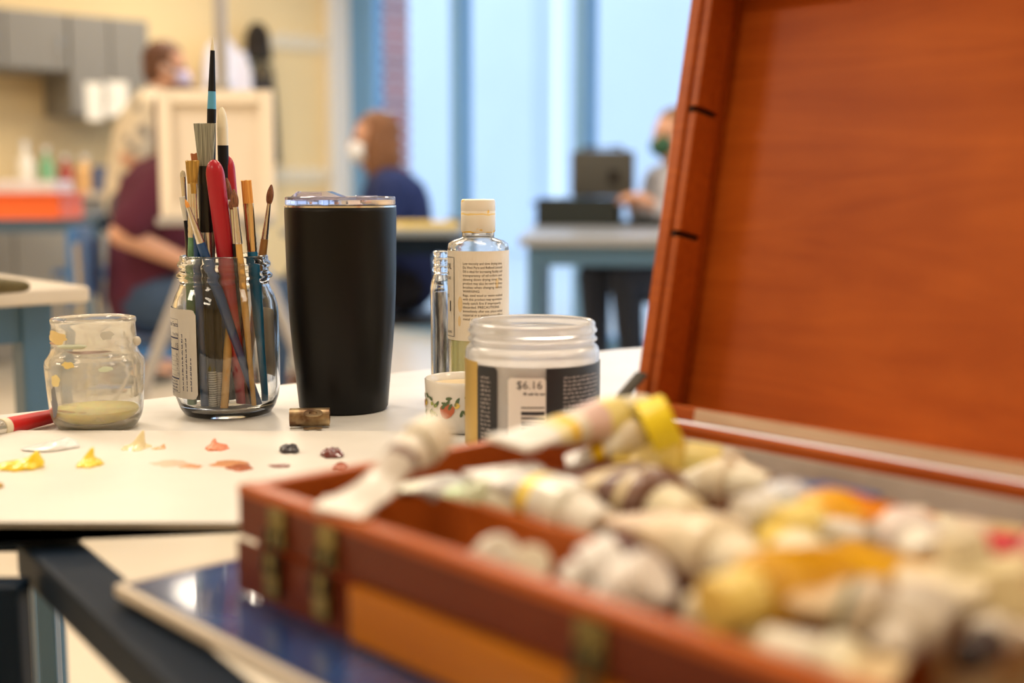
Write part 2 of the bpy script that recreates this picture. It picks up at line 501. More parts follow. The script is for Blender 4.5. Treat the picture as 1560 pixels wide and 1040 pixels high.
t = thing('knit_hat', 'black knit hat hanging on wall above the dark coat', 'hat', q, ROOM_ANG)
bm = NB(); lathe(bm, [(0, .12), (.04, .11), (.075, .05), (.08, -.04), (.07, -.10), (0, -.10)], 24)
obj('crown', bm, mat('black_knit', (.02, .015, .012), .95), t, 60)
obj('cuff', lathe(NB(), [(.074, -.11), (.084, -.11), (.086, -.05), (.078, -.05)], 24, closed=True), mat('black_knit2', (.03, .024, .02), .95), t, 60)
q = wall_pt(345, 105, .14)
t = thing('white_jacket', 'white jacket hanging on wall behind the easel mast', 'jacket', q, ROOM_ANG)
bm = NB(); lathe(bm, [(0, .17), (.05, .165), (.10, .10), (.13, -.02), (.14, -.22), (.12, -.28), (0, -.26)], 24, sq=lambda a: 1+.08*math.sin(4*a+1))
for v in bm.verts: v.co.x *= .6
obj('jacket_body', bm, mat('white_cloth', (.78, .76, .86), .8), t, 60)
for s in (-1, 1):
    bm = NB(); tube(bm, [(.03, s*.09, .08), (.05, s*.125, -.05), (.05, s*.13, -.2)], [.045, .04, .038], 12)
    obj('sleeve', bm, mat('white_cloth', (0, 0, 0)), t, 60)

# ------------------------------------------------------------------ generic tables and chairs
def table(label, c, sx, sy, rz, h, topcol, legm, leg=.05, th=.025, apr=.07, name='work_table', inset=.03):
    t = thing(name, label, 'table', (c[0], c[1], 0), rz)
    obj('tabletop', bx(NB(), (0, 0, h-th/2), (sx, sy, th), bev=.004), topcol, t)
    ap = NB()
    for s in (-1, 1):
        bx(ap, (0, s*(sy/2-inset-leg/2), h-th-apr/2), (sx-2*inset-2*leg, leg*.7, apr))
        bx(ap, (s*(sx/2-inset-leg/2), 0, h-th-apr/2), (leg*.7, sy-2*inset-2*leg, apr))
    obj('apron', ap, legm, t)
    for i in (-1, 1):
        for j in (-1, 1):
            lg = obj('leg', bx(NB(), (i*(sx/2-inset-leg/2), j*(sy/2-inset-leg/2), (h-th)/2+.006), (leg, leg, h-th-.012), bev=.004), legm, t)
            obj('foot', bx(NB(), (i*(sx/2-inset-leg/2), j*(sy/2-inset-leg/2), .006), (leg*.9, leg*.9, .012)), M_black, lg)
    return t
M_top = mat('pale_laminate', (.70, .62, .50), .35)
def rect_from_corner(corner, sx, sy, rz, cx, cy):
    """centre of a rotated rectangle whose corner (cx, cy = +-1) sits at corner"""
    v = Matrix.Rotation(rz, 3, 'Z') @ Vector((cx*sx/2, cy*sy/2, 0))
    return Vector((corner.x, corner.y, 0))-v
def nlt():
    z = .80
    cn = P(137, 436, z)
    c = rect_from_corner(cn, 1.0, .7, R(-47.8), 1, 1)
    table('pale topped work table with thick blue legs at the left edge', c, 1.0, .7, R(-47.8), z, mat('pale_top2', (.72, .64, .54), .3), M_steel, .04, .02, .05, inset=.035)
nlt()
# table with the orange bin
cn = P(152, 327, .80)
c = rect_from_corner(cn, 1.5, .7, R(-3), 1, -1)
table('blue framed work table carrying the orange bin', c, 1.5, .7, R(-3), .80, mat('steel_top', (.10, .16, .24), .3), M_steel, .06, .03, .05)
t = thing('orange_bin', 'orange plastic bin on the blue framed table', 'bin', D(45, 320, 5.05)); t.location.z = .801
t.rotation_euler = (0, 0, R(-3))
bm = NB()
for s in (-1, 1):
    bx(bm, (0, s*.11, .05), (.34, .008, .10)); bx(bm, (s*.17, 0, .05), (.008, .228, .10))
bx(bm, (0, 0, .004), (.34, .22, .008))
obj('bin_body', bm, mat('orange_plastic', (.95, .16, .035), .4), t)
bm = NB()
for s in (-1, 1):
    bx(bm, (0, s*.122, .096), (.37, .016, .010)); bx(bm, (s*.182, 0, .096), (.016, .228, .010))
obj('rim', bm, mat('orange_plastic', (0, 0, 0)), t)
bm = NB()
for i in range(5): bx(bm, (0, 0, .01+.03*i), (.29, .19, .026), R(2*(-1)**i), bev=.003)
o = obj('paper_stack', bm, mat('white_box_card', (.78, .76, .78), .6)); o.location = t.location+Vector((-.0, 0, .009))
o.rotation_euler = (0, 0, R(-3)); tag(o, 'stack of white paper pads standing in the orange bin', 'paper')

M_chair = mat('blue_plastic_seat', (.05, .17, .42), .4)
def chair(label, loc, rz, seatm, h=.46, group=None):
    t = thing('chair', label, 'chair', loc, rz, group)
    obj('seat', bx(NB(), (0, 0, h-.02), (.44, .42, .035), bev=.012), seatm, t, 40)
    bm = NB(); bx(bm, (0, -.22, h+.28), (.42, .025, .26), bev=.01)
    obj('backrest', bm, seatm, t, 40)
    for s in (-1, 1):
        bm = NB(); tube(bm, [(s*.2, .19, h-.035), (s*.21, .22, 0)], .012, 8); obj('leg', bm, M_ferr, t, 40)
        bm = NB(); tube(bm, [(s*.2, -.20, h+.36), (s*.2, -.19, h-.04), (s*.21, -.24, 0)], .012, 8); obj('leg', bm, M_ferr, t, 40)
    return t

# ------------------------------------------------------------------ people
def skin_eval(chains, sub=1):
    """tapered limbs between joints, later fused into one continuous surface by the voxel remesh"""
    bm = NB()
    for ch in chains:
        pts = []
        for (p, r), (q_, r2) in zip(ch, ch[1:]):
            p = Vector(p); q_ = Vector(q_)
            n_ = max(1, int((q_-p).length/.012))
            for i in range(n_): pts.append((p.lerp(q_, i/n_), r+(r2-r)*i/n_))
        pts.append((Vector(ch[-1][0]), ch[-1][1]))
        for (p, r), (q_, r2) in zip(pts, pts[1:]):
            if (q_-p).length > 1e-5: tube(bm, [p, q_], [r, r2], 16)
        for k, (p, r) in enumerate(pts):
            if k % 4 == 0 or k == len(pts)-1 or any((Vector(c[0])-p).length < 1e-5 for c in ch):
                bmesh.ops.create_icosphere(bm, subdivisions=2, radius=r*1.01, matrix=Matrix.Translation(p))
    bmesh.ops.recalc_face_normals(bm, faces=bm.faces)
    me = bpy.data.meshes.new('sk'); bm.to_mesh(me); bm.free()
    return me
def merged(name, meshes, bm_extra, m, parent, voxel=.009, smooth_it=2):
    bm = NB()
    for me in meshes: bm.from_mesh(me); bpy.data.meshes.remove(me)
    if bm_extra: 
        t_ = bpy.data.meshes.new('t'); bm_extra.to_mesh(t_); bm_extra.free(); bm.from_mesh(t_); bpy.data.meshes.remove(t_)
    o = obj(name, bm, m, None)
    r = o.modifiers.new('r', 'REMESH'); r.mode = 'VOXEL'; r.voxel_size = voxel; r.use_smooth_shade = True
    s = o.modifiers.new('m', 'SMOOTH'); s.iterations = smooth_it; s.factor = .5
    bpy.context.view_layer.update()
    me = bpy.data.meshes.new_from_object(o.evaluated_get(bpy.context.evaluated_depsgraph_get()))
    o.modifiers.clear(); old = o.data; o.data = me; bpy.data.meshes.remove(old)
    if not me.materials: me.materials.append(m)
    for p in me.polygons: p.use_smooth = True
    o.parent = parent
    return o
def hand(wr, d, side, palm):
    """finger chains from wrist wr along d; palm = normal the fingers curl towards"""
    d = Vector(d).normalized(); n = Vector(palm).normalized(); s = d.cross(n).normalized()*side
    wr = Vector(wr)
    ch = [[(wr, .026), (wr+d*.04, .030), (wr+d*.075, .030)]]
    for k, (off, L) in enumerate(((-.030, .062), (-.011, .075), (.010, .082), (.029, .074))):
        b = wr+d*.075+s*(-off)
        a1 = b+d*(L*.45)+n*.004; a2 = b+d*(L*.75)+n*.018; a3 = b+d*(L*.9)+n*.036
        ch.append([(wr+d*.04, .030), (b, .0105), (a1, .0095), (a2, .009), (a3, .008)])
    tb = wr+d*.028+s*.022
    ch.append([(wr, .026), (tb, .012), (tb+s*.028+d*.025+n*.008, .011), (tb+s*.036+d*.052+n*.018, .009)])
    return ch
def person(label, loc, rz, J, shirt, trous, hair, haircut='short', mask=None, shoes=(.05, .05, .05), long_sleeve=True, shirtmat=None):
    t = thing('person', label, 'person', loc, rz)
    g = lambda k: Vector(J[k])
    hd = g('head'); nk = g('neck'); f = (g('face')-hd).normalized()   # face direction
    ch = [[(g('pelvis'), .13), (g('waist'), .115), (g('chest'), .135), (g('collar'), .09), (nk, .055), (hd+Vector((0, 0, -.05)), .06)]]
    for s in 'LR':
        sd = 1 if s == 'R' else -1
        ch.append([(g('collar'), .09), (g('sho'+s), .062), (g('elb'+s), .043), (g('wri'+s), .028)])
        ch.append([(g('pelvis'), .13), (g('hip'+s), .09), (g('kne'+s), .058), (g('ank'+s), .038)])
        ch.append([(g('ank'+s), .038), (g('toe'+s), .032)])
    meshes = [skin_eval(ch, 2)]
    for s in 'LR':
        d = g('wri'+s)-g('elb'+s)
        hdn = J.get('palm'+s, (0, 0, -1))
        hdir = J.get('hdir'+s, tuple(d))
        meshes.append(skin_eval(hand(g('wri'+s), hdir, 1 if s == 'L' else -1, hdn), 1))
    ex = NB()
    up = Vector((0, 0, 1)); rt = f.cross(up).normalized(); up2 = rt.cross(f).normalized()
    MH = Matrix((( rt.x, f.x, up2.x, hd.x), (rt.y, f.y, up2.y, hd.y), (rt.z, f.z, up2.z, hd.z), (0, 0, 0, 1)))
    ell(ex, (0, 0, .025), (.075, .092, .095), 3, MH); ell(ex, (0, .02, -.05), (.056, .068, .068), 3, MH)
    ell(ex, (0, .098, -.012), (.013, .020, .024), 2, MH)                      # nose
    ell(ex, (0, .078, -.058), (.026, .014, .010), 2, MH)                      # lips
    for s in (-1, 1):
        ell(ex, (s*.077, -.005, -.005), (.011, .020, .032), 2, MH)            # ears
        ell(ex, (s*.030, .078, .030), (.022, .012, .008), 2, MH)              # brows
    merged('body', meshes, ex, M_skin, t, .005, 2)
    for s in (-1, 1):
        ey = NB(); ell(ey, (s*.030, .083, .010), (.011, .009, .008), 2, MH)
        obj('eye', ey, mat('eye_dark', (.05, .03, .02), .2), t, 60)
    # clothing
    sc_ = [[(g('pelvis'), .145), (g('waist'), .14), (g('chest'), .155), (g('collar'), .10), (nk+Vector((0, 0, -.045)), .066)]]
    for s in 'LR':
        e = g('elb'+s); wv = g('wri'+s); sh = g('sho'+s)
        if long_sleeve: sc_.append([(g('collar'), .10), (sh, .078), (e, .060), (e.lerp(wv, .9), .042)])
        else: sc_.append([(g('collar'), .10), (sh, .080), (sh.lerp(e, .8), .066)])
    merged('shirt', [skin_eval(sc_, 2)], None, shirtmat or mat('cloth_%s' % str(shirt), shirt, .9, bump=.3, bscale=30), t, .009, 3)
    tr = [[(g('waist')+Vector((0, 0, -.08)), .13), (g('pelvis'), .143)]]
    for s in 'LR': tr.append([(g('pelvis'), .143), (g('hip'+s), .104), (g('kne'+s), .076), (g('ank'+s)+Vector((0, 0, .04)), .056)])
    merged('trousers', [skin_eval(tr, 2)], None, mat('cloth_%s' % str(trous), trous, .9), t, .009, 3)
    for s in 'LR':
        a = g('ank'+s); to = g('toe'+s); bm = NB()
        tube(bm, [a+Vector((0, 0, .02))+(a-to)*.25, a+(a-to)*.12-Vector((0, 0, .03)), a.lerp(to, .5)-Vector((0, 0, .02)), to+(to-a)*.18], [.040, .047, .047, .030], 14, flat=.8)
        zm = min(v.co.z for v in bm.verts)
        for v in bm.verts: v.co.z = max(v.co.z-zm*0, .002)
        obj('shoe', bm, mat('shoe_%s' % str(shoes), shoes, .6), t, 60)
    hm = mat('hair_%s' % str(hair), hair, .7, bump=.6, bscale=80)
    hb = NB()
    ell(hb, (0, -.012, .042), (.086, .098, .094), 3, MH)
    bmesh.ops.delete(hb, geom=[v for v in hb.verts if (MH.inverted() @ v.co).y > .045 and (MH.inverted() @ v.co).z < .070], context='VERTS')
    if haircut == 'long':
        ell(hb, (0, -.055, -.06), (.088, .055, .15), 3, MH)
        for s in (-1, 1): ell(hb, (s*.068, .0, -.05), (.028, .05, .13), 3, MH)
    else:
        ell(hb, (0, -.045, -.01), (.076, .06, .07), 3, MH)
    obj('hair', hb, hm, t, 60)
    if mask:
        mb = NB(); ell(mb, (0, .060, -.040), (.064, .060, .052), 3, MH)
        bmesh.ops.delete(mb, geom=[v for v in mb.verts if (MH.inverted() @ v.co).y < .045], context='VERTS')
        mk = obj('face_mask', mb, mat('mask_%s' % str(mask), mask, .7), t, 60)
        for s in (-1, 1):
            lp = NB(); tube(lp, [MH @ Vector((s*.05, .075, -.03)), MH @ Vector((s*.082, .03, -.01)), MH @ Vector((s*.09, -.015, .012))], .0025, 6)
            obj('ear_loop', lp, mat('mask_loop', (.8, .8, .8), .7), mk)
    return t
def seated(handsR, handsL, lean=.06, hs=.0, face=(0, 1, 0)):
    J = dict(pelvis=(0, 0, .56), waist=(0, .01, .74), chest=(0, lean*.6, .95), collar=(0, lean, 1.08), neck=(0, lean+.02, 1.15), head=(0, lean+.05, 1.27),
             shoR=(.17, lean, 1.07), shoL=(-.17, lean, 1.07), hipR=(.09, .05, .54), hipL=(-.09, .05, .54),
             kneR=(.13, .44, .53), kneL=(-.12, .44, .53), ankR=(.13, .42, .10), ankL=(-.12, .40, .10), toeR=(.14, .57, .055), toeL=(-.13, .55, .055),
             wriR=handsR, wriL=handsL)
    for s, sg in (('R', 1), ('L', -1)):
        a = Vector(J['sho'+s]); b = Vector(J['wri'+s]); m = (a+b)/2
        J['elb'+s] = tuple(m+Vector((sg*.07, -.05, -.10)))
    J['face'] = tuple(Vector(J['head'])+Vector(face))
    if hs:
        for k in J: J[k] = (J[k][0], J[k][1], J[k][2]+hs)
    return J
def lower(J, a=.17, b=.12, c=.04):
    for k in J:
        q = J[k]; dz = a if k in ('head', 'neck', 'face', 'collar', 'shoR', 'shoL') else b if k in ('chest', 'elbR', 'elbL') else c if k in ('waist', 'pelvis', 'hipR', 'hipL') else 0
        J[k] = (q[0], q[1], q[2]-dz)
    return J
# maroon top, jeans, behind the easel
def floor_at(px, Y, z=0): q = D(px, 300, Y); return Vector((q.x, q.y, z))
pl = floor_at(219, 4.4)
JM = lower(seated((.13, .15, .665), (-.02, .30, .66), .10), .12, .07, .02)
JM['elbR'] = (.23, -.05, .77); JM['hdirR'] = (-.3, 1, -.1)
person('person in maroon top and blue jeans seated behind the easel, hands in lap', pl, R(-80),
       JM, (.085, .012, .030), (.035, .065, .125), (.10, .035, .018), 'long', None, long_sleeve=False)
chair('pale plastic chair under the person in maroon', pl, R(-80), M_chair, .38)
# navy jacket with white mask
pl = floor_at(616, 5.4)
J = seated((.10, .34, .60), (-.10, .34, .60), .07)
for k in J: J[k] = (J[k][0], J[k][1], J[k][2]-.155 if k in ('head', 'neck', 'face', 'collar', 'shoR', 'shoL', 'elbR', 'elbL') else J[k][2]-.10 if k in ('chest', 'wriR', 'wriL') else J[k][2]-.04 if k in ('waist', 'pelvis', 'hipR', 'hipL') else J[k][2])
person('person in navy jacket and white face mask seated before the left window', pl, R(100), J, (.014, .028, .12), (.012, .012, .02), (.20, .085, .035), 'long', (.86, .88, .92))
chair('dark chair under the person in navy jacket', pl, R(100), mat('charcoal_seat', (.02, .02, .025), .5), .38)
# grey sweater, right, partly behind the box lid
pl = floor_at(1052, 5.75)
J = seated((.06, .27, .84), (-.10, .27, .84), .05)
for k in ('head', 'face', 'neck', 'collar', 'shoR', 'shoL', 'elbR', 'elbL'): J[k] = (J[k][0], J[k][1], J[k][2]-.12)
for k in ('chest',): J[k] = (J[k][0], J[k][1], J[k][2]-.06)
person('person in grey sweater seated at right behind the open box lid', pl, R(120), J, (.42, .42, .46), (.05, .06, .09), (.22, .12, .05), 'short', (.03, .10, .05))
chair('dark chair under the person in grey sweater', pl, R(120), mat('charcoal_seat', (0, 0, 0)), .43)
# standing person, patterned shirt
def pattern_shirt():
    m, n, b = nt('patterned_cream_shirt')
    tc = n.nodes.new('ShaderNodeTexCoord'); v = n.nodes.new('ShaderNodeTexVoronoi'); v.inputs['Scale'].default_value = 14
    n.links.new(tc.outputs['Object'], v.inputs['Vector'])
    cr = n.nodes.new('ShaderNodeValToRGB'); cr.color_ramp.elements[0].color = (.25, .22, .20, 1); cr.color_ramp.elements[1].color = (.72, .62, .46, 1)
    cr.color_ramp.elements[0].position = .22; cr.color_ramp.elements[1].position = .38
    n.links.new(v.outputs['Distance'], cr.inputs['Fac']); n.links.new(cr.outputs['Color'], b.inputs['Base Color']); b.inputs['Roughness'].default_value = .9
    return m
pl = floor_at(205, 5.9)
J = dict(pelvis=(0, 0, .86), waist=(0, .02, 1.0), chest=(0, .07, 1.18), collar=(0, .10, 1.30), neck=(0, .12, 1.36), head=(0, .16, 1.47), face=(.0, 1.1, 1.40),
         shoR=(.18, .10, 1.28), shoL=(-.18, .10, 1.28), elbR=(.22, .0, 1.06), elbL=(-.22, .02, 1.06), wriR=(.12, .14, .98), wriL=(-.10, .16, .98),
         hipR=(.09, 0, .83), hipL=(-.09, 0, .83), kneR=(.10, .03, .47), kneL=(-.10, .06, .47), ankR=(.11, 0, .09), ankL=(-.11, .02, .09), toeR=(.12, .14, .05), toeL=(-.12, .16, .05))
person('person in patterned cream shirt and mask standing by the kitchen counter', pl, R(-78), J, (.6, .5, .4), (.10, .11, .14), (.12, .05, .025), 'short', (.55, .50, .72), long_sleeve=False, shirtmat=pattern_shirt())
# blue chair behind maroon person
chair('bright blue chair standing left of the person in maroon', floor_at(172, 6.3), R(150), mat('bright_blue_seat', (.05, .25, .75), .4), .52)

# ------------------------------------------------------------------ easel with canvas back
YE = 3.4
q = floor_at(340, YE)
t = thing('easel', 'grey metal easel holding the canvas, tall mast', 'easel', q, R(4))
M_eas = mat('grey_easel_metal', (.42, .40, .39), .4, .3)
z_b = D(330, 330, YE).z; z_t = D(330, 137, YE).z
obj('mast', bx(NB(), (0, .03, 1.0), (.034, .03, 1.9), bev=.004), M_eas, t)
obj('canvas_ledge', bx(NB(), (-.02, -.01, z_b-.012), (.30, .09, .022), bev=.003), M_eas, t)
for s in (-1, 1):
    bm = NB(); tube(bm, [(s*.04, .03, .86), (s*.375, -.05, .0)], .018, 8); obj('leg', bm, M_eas, t, 40)
bm = NB(); tube(bm, [(0, .045, .95), (0, .5, .0)], .014, 8); obj('leg', bm, M_eas, t, 40)
obj('canvas_clamp', bx(NB(), (0, -.0, z_t+.012), (.05, .06, .02), bev=.003), M_eas, t)
q2 = D(330, 232, YE-.03)
t = thing('stretched_canvas', 'cream stretched canvas seen from behind on the grey easel', 'canvas', (q2.x, q2.y, z_b), R(4))
W_ = .302; H_ = z_t-z_b-.002
obj('canvas_cloth', bx(NB(), (0, .012, H_/2), (W_, .003, H_)), mat('raw_canvas', (.80, .70, .58), .9, var=.03, vscale=6), t)
M_bar = mat('pine_bar', (.86, .76, .62), .6)
for s in (-1, 1):
    obj('stretcher_bar', bx(NB(), (s*(W_/2-.018), 0, H_/2), (.036, .018, H_), bev=.002), M_bar, t)
    obj('stretcher_bar', bx(NB(), (0, 0, H_/2+s*(H_/2-.018)), (W_-.075, .018, .036), bev=.002), M_bar, t)

# ------------------------------------------------------------------ tables near the windows
cn = P(700, 350, .77)
c = rect_from_corner(cn, .66, .60, R(-2), 1, -1)
table('dark work table with papers in front of person in navy', c+Vector((0, .0, 0)), .66, .60, R(-2), .77, mat('grey_blue_top', (.22, .26, .30), .35), M_navy, .035)
o = obj('yellow_paper', bx(NB(), (0, 0, .011), (.24, .17, .022)), mat('yellow_paper', (.85, .62, .16), .7)); o.location = D(648, 346, 4.85); o.location.z = .7705; o.rotation_euler = (0, 0, .2)
tag(o, 'yellow paper pad lying on dark table near navy jacket', 'paper')
o = obj('white_paper', bx(NB(), (0, 0, .0015), (.16, .14, .003)), mat('white_paper2', (.8, .78, .74), .7)); o.location = D(585, 346, 4.8); o.location.z = .7705; o.rotation_euler = (0, 0, -.1)
tag(o, 'pale paper sheet left of the yellow paper on dark table', 'paper')
o = obj('pale_cup', lathe(NB(), [(0, 0), (.035, 0), (.045, .10), (.041, .10), (.032, .006), (0, .006)], 24), mat('pale_blue_plastic', (.45, .62, .95), .3), None, 40)
o.location = D(497, 338, 4.85); o.location.z = .7705; tag(o, 'pale blue cup on dark table behind the black tumbler', 'cup')
cn = P(790, 362, .75)
c = rect_from_corner(cn, 1.3, 1.7, R(-3), -1, -1)
table('grey work table carrying the tool case by the windows', c, 1.3, 1.7, R(-3), .75, mat('grey_top', (.30, .31, .33), .3), M_steel, .045, .03)
t = thing('tool_case', 'dark grey hard tool case on the black tray by windows', 'tool case', P(922, 345, .75)+Vector((0, .18, .13)), R(-4))
M_case = mat('dark_grey_plastic', (.058, .055, .045), .6)
obj('case_body', bx(NB(), (0, 0, .105), (.285, .14, .21), bev=.022), M_case, t, 40)
bm = NB(); tube(bm, [(-.09, 0, .20), (-.085, 0, .225), (.085, 0, .225), (.09, 0, .20)], .010, 8); obj('handle', bm, M_case, t, 40)
obj('latch', bx(NB(), (.05, -.072, .09), (.05, .012, .06), bev=.004), M_black, t)
obj('seam_band', bx(NB(), (0, 0, .105), (.290, .012, .20), bev=.004), mat('case_seam', (.03, .03, .028), .5), t)
t = thing('black_tray', 'black open tray under the grey tool case', 'tray', P(886, 345, .75)+Vector((0, .18, .0005)), R(-4))
bm = NB()
prism(bm, [(-.18, -.10), (.18, -.10), (.18, .10), (-.18, .10)], 0, .006)
for s in (-1, 1):
    bx(bm, (0, s*.105, .06), (.38, .01, .12)); bx(bm, (s*.19, 0, .06), (.01, .22, .12))
obj('tray_body', bm, mat('black_green_plastic', (.012, .018, .016), .5), t)
obj('insert', bx(NB(), (.0, 0, .066), (.36, .20, .118)), mat('black_insert', (.012, .014, .013), .6), t)
bm = NB(); bx(bm, (-.205, 0, .10), (.03, .08, .014), bev=.004); obj('handle', bm, M_black, t)
o = obj('flat_palette_tray', bx(NB(), (0, 0, .012), (.30, .2, .024), bev=.005), mat('dark_green_tray', (.015, .03, .025), .5)); o.location = P(985, 345, .7505)+Vector((.04, .12, 0))
tag(o, 'flat dark tray on grey table in front of grey sweater', 'tray')

# ================================================================== MAIN TABLE
BA = -47.5                                           # direction of the box front
U = Vector((math.cos(R(BA)), math.sin(R(BA)), 0)); V = Vector((-U.y, U.x, 0))
A0 = Vector((-.1187, .5273, .75))                    # front left foot of the paint box
bc = Vector((-.1763, .5364, .75))
TT = .75
def poly_slab(pts, z0, z1, bev=0):
    bm = NB(); prism(bm, pts, z0, z1)
    return bm
far_l = Vector((-.3964, .9513)); far_r = Vector((.1451, 1.3677)); dr = (far_r-far_l).normalized()
pA = far_l-dr*.75
cor = bc+V*.13
pts = [(-1.15, .642), (cor.x-.012, .642), (cor.x+.004, cor.y+.006)]
q = cor+U*.62+V*.004; pts.append((q.x, q.y))
q3 = q+V*.62; pts.append((q3.x, q3.y))
fr = far_r.copy()
pts += [(.30, 1.22), (.215, 1.315), (.185, 1.345), (.165, 1.358), (.145, 1.3625), (.120, 1.350)]
pts += [(pA.x, pA.y), (-1.15, .70)]
tbl = thing('painting_table', 'white topped painting table with navy steel frame under the jars', 'table', (0, 0, 0))
M_wtop = wood('white_worn_tabletop', (.72, .70, .665), (.82, .80, .765), (6, 14, 6), .30, .15, 1.5)
obj('tabletop', poly_slab(pts, TT-.004, TT), M_wtop, tbl)
# frame: beam running under the board, rail on the left, two legs
bm = NB()
b0 = P(128, 817, .742); b1 = P(212, 884, .742)
bd = (b1-b0).normalized(); bd.z = 0
bn = Vector((bd.y, -bd.x, 0))                         # towards lower left
if bn.x > 0: bn = -bn
c0 = b0-bd*.02; Lb = .8
cc = c0+bd*(Lb/2)+bn*.016
bx(bm, (cc.x, cc.y, .731), (Lb, .028, .020), math.atan2(bd.y, bd.x), bev=.003)
obj('frame_beam', bm, M_navy, tbl)
bm = NB(); q = c0+bn*.016
bx(bm, (q.x-.35, q.y+.012, .736), (.72, .03, .016), R(2), bev=.003)
obj('frame_rail', bm, M_navy, tbl)
lg = NB(); q = D(12, 930, .60); bx(lg, (q.x, q.y, .366), (.018, .018, .73), 0, bev=.002); obj('leg', lg, M_navy, tbl)
lg = NB(); q = D(74, 930, .90); bx(lg, (q.x, q.y, .371), (.013, .013, .742), 0, bev=.002); obj('leg', lg, M_steel, tbl)
lg = NB(); bx(lg, (.19, 1.26, .371), (.022, .022, .742), 0, bev=.002); obj('leg', lg, M_steel, tbl)
lg = NB(); bx(lg, (.55, .55, .371), (.022, .022, .742), 0, bev=.002); obj('leg', lg, M_steel, tbl)

# blue glossy board under the box
def board_mat():
    m, n, b = nt('blue_glossy_laminate')
    tc = n.nodes.new('ShaderNodeTexCoord'); nz = n.nodes.new('ShaderNodeTexNoise'); nz.inputs['Scale'].default_value = 22; nz.inputs['Detail'].default_value = 4
    n.links.new(tc.outputs['Object'], nz.inputs['Vector'])
    cr = n.nodes.new('ShaderNodeValToRGB')
    cr.color_ramp.elements[0].color = (.012, .03, .11, 1); cr.color_ramp.elements[1].color = (.05, .12, .33, 1)
    cr.color_ramp.elements[0].position = .35; cr.color_ramp.elements[1].position = .75
    n.links.new(nz.outputs['Fac'], cr.inputs['Fac']); n.links.new(cr.outputs['Color'], b.inputs['Base Color'])
    b.inputs['Roughness'].default_value = .16; b.inputs['Coat Weight'].default_value = .6; b.inputs['Coat Roughness'].default_value = .06
    return m
bd_t = thing('blue_board', 'glossy blue board with cream edge lying under the wooden paint box', 'board', (bc.x, bc.y, TT-.006), R(BA))
obj('panel', bx(NB(), (.31, .067, .003), (.612, .125, .006)), board_mat(), bd_t)
bm = NB(); bx(bm, (.31, .0015, .0035), (.62, .004, .0055), bev=.001)
bx(bm, (.0015, .066, .003), (.005, .124, .0075), bev=.001)
obj('edge_strip', bm, mat('cream_edge', (.70, .62, .52), .4), bd_t)

# palette paper pad
t = thing('palette_pad', 'cream palette paper pad with paint dabs lying on white table', 'paper pad', (0, 0, 0))
def pad_z(x, y): return .0004*math.sin(x*34+y*11)+.0003*math.sin(y*95+x*17+2*math.sin(x*9))
bm = NB(); nx, ny = 60, 40; x0, x1, y0, y1 = -.86, -.045, .628, .872
gr = [[None]*(ny+1) for _ in range(nx+1)]
for i in range(nx+1):
    for j in range(ny+1):
        x = x0+(x1-x0)*i/nx; y = y0+(y1-y0)*j/ny-.012*(x+.3)
        e = min(1, min(i, nx-i)/5, min(j, ny-j)/5)
        gr[i][j] = bm.verts.new((x, y, TT+.0035+pad_z(x, y)*e))
for i in range(nx):
    for j in range(ny): bm.faces.new((gr[i][j], gr[i+1][j], gr[i+1][j+1], gr[i][j+1]))
obj('top_sheet', bm, mat('palette_paper', (.80, .765, .70), .42, var=.05, vscale=14), t, 60)
sk = lambda x, y: (x, y-.012*(x+.3))
obj('sheets', poly_slab([sk(x0, y0+.001), sk(x1, y0+.001), sk(x1, y1-.001), sk(x0, y1-.001)], TT+.0004, TT+.0022), mat('paper_edges', (.55, .50, .42), .8), t)
PZ = TT+.0036

# ------------------------------------------------------------------ paint dabs
def dab(px, py, wpx, hpx, col, label, h=.004, peak=None, tail=None, sheen=.25, seed=1, slot='dabs of paint on the palette pad'):
    c = P(px, py, PZ)
    s = (c-CAM).length/FPX
    h *= .62; rx = wpx*s/2; ry = hpx*s/2/.24
    ry = min(ry, rx*1.3)
    bm = NB(); bmesh.ops.create_icosphere(bm, subdivisions=5, radius=1)
    rnd = random.Random(seed)
    off = Vector((rnd.random()*9, rnd.random()*9, 0))
    for v in bm.verts:
        p = v.co.copy()
        a = noise.noise(Vector((p.x*1.3, p.y*1.3, 0))+off)
        b = noise.noise(Vector((p.x*3.1, p.y*3.1, p.z))+off)
        k = 1+.35*a+.12*b
        x = p.x*k*rx; y = p.y*k*ry; z = max(p.z, -.25)*h*(1+.35*b+.3*a)
        if peak:
            dx = p.x-peak[0]; dy = p.y-peak[1]; g_ = math.exp(-(dx*dx+dy*dy)*9)
            if p.z > 0: z += g_*peak[2]; x += g_*peak[2]*.4
        if tail:
            k2 = max(0, (p.x*tail[0]+p.y*tail[1]))**2
            x += k2*tail[0]*tail[2]; y += k2*tail[1]*tail[2]; z *= (1-.6*k2)
        v.co = (x, y, z)
    zm = min(v.co.z for v in bm.verts)
    for v in bm.verts: v.co.z -= zm
    o = obj('paint_dab', bm, mat('oil_paint_%s' % str(col), col, sheen, coat=.3), None, 60)
    o.location = c-Vector((0, 0, .0004)); tag(o, label, 'paint', slot)
    return o
dab(97, 680, 44, 17, (.86, .86, .86), 'white paint dab, large and smooth, nearest the yellow-stained jar', .006, tail=(-1, -.5, .012), seed=2)
dab(38, 711, 46, 16, (.93, .68, .03), 'bright yellow paint dab at the far left of the pad', .006, (.5, 0, .006), (-1, -.3, .008), seed=5)
dab(137, 707, 36, 14, (.92, .72, .08), 'bright yellow paint dab with a peak, right of the leftmost yellow', .004, (-.2, .2, .008), seed=7)
dab(-2, 741, 12, 12, (.50, .30, .04), 'ochre paint dab cut by the left edge of the picture', .003, seed=3)
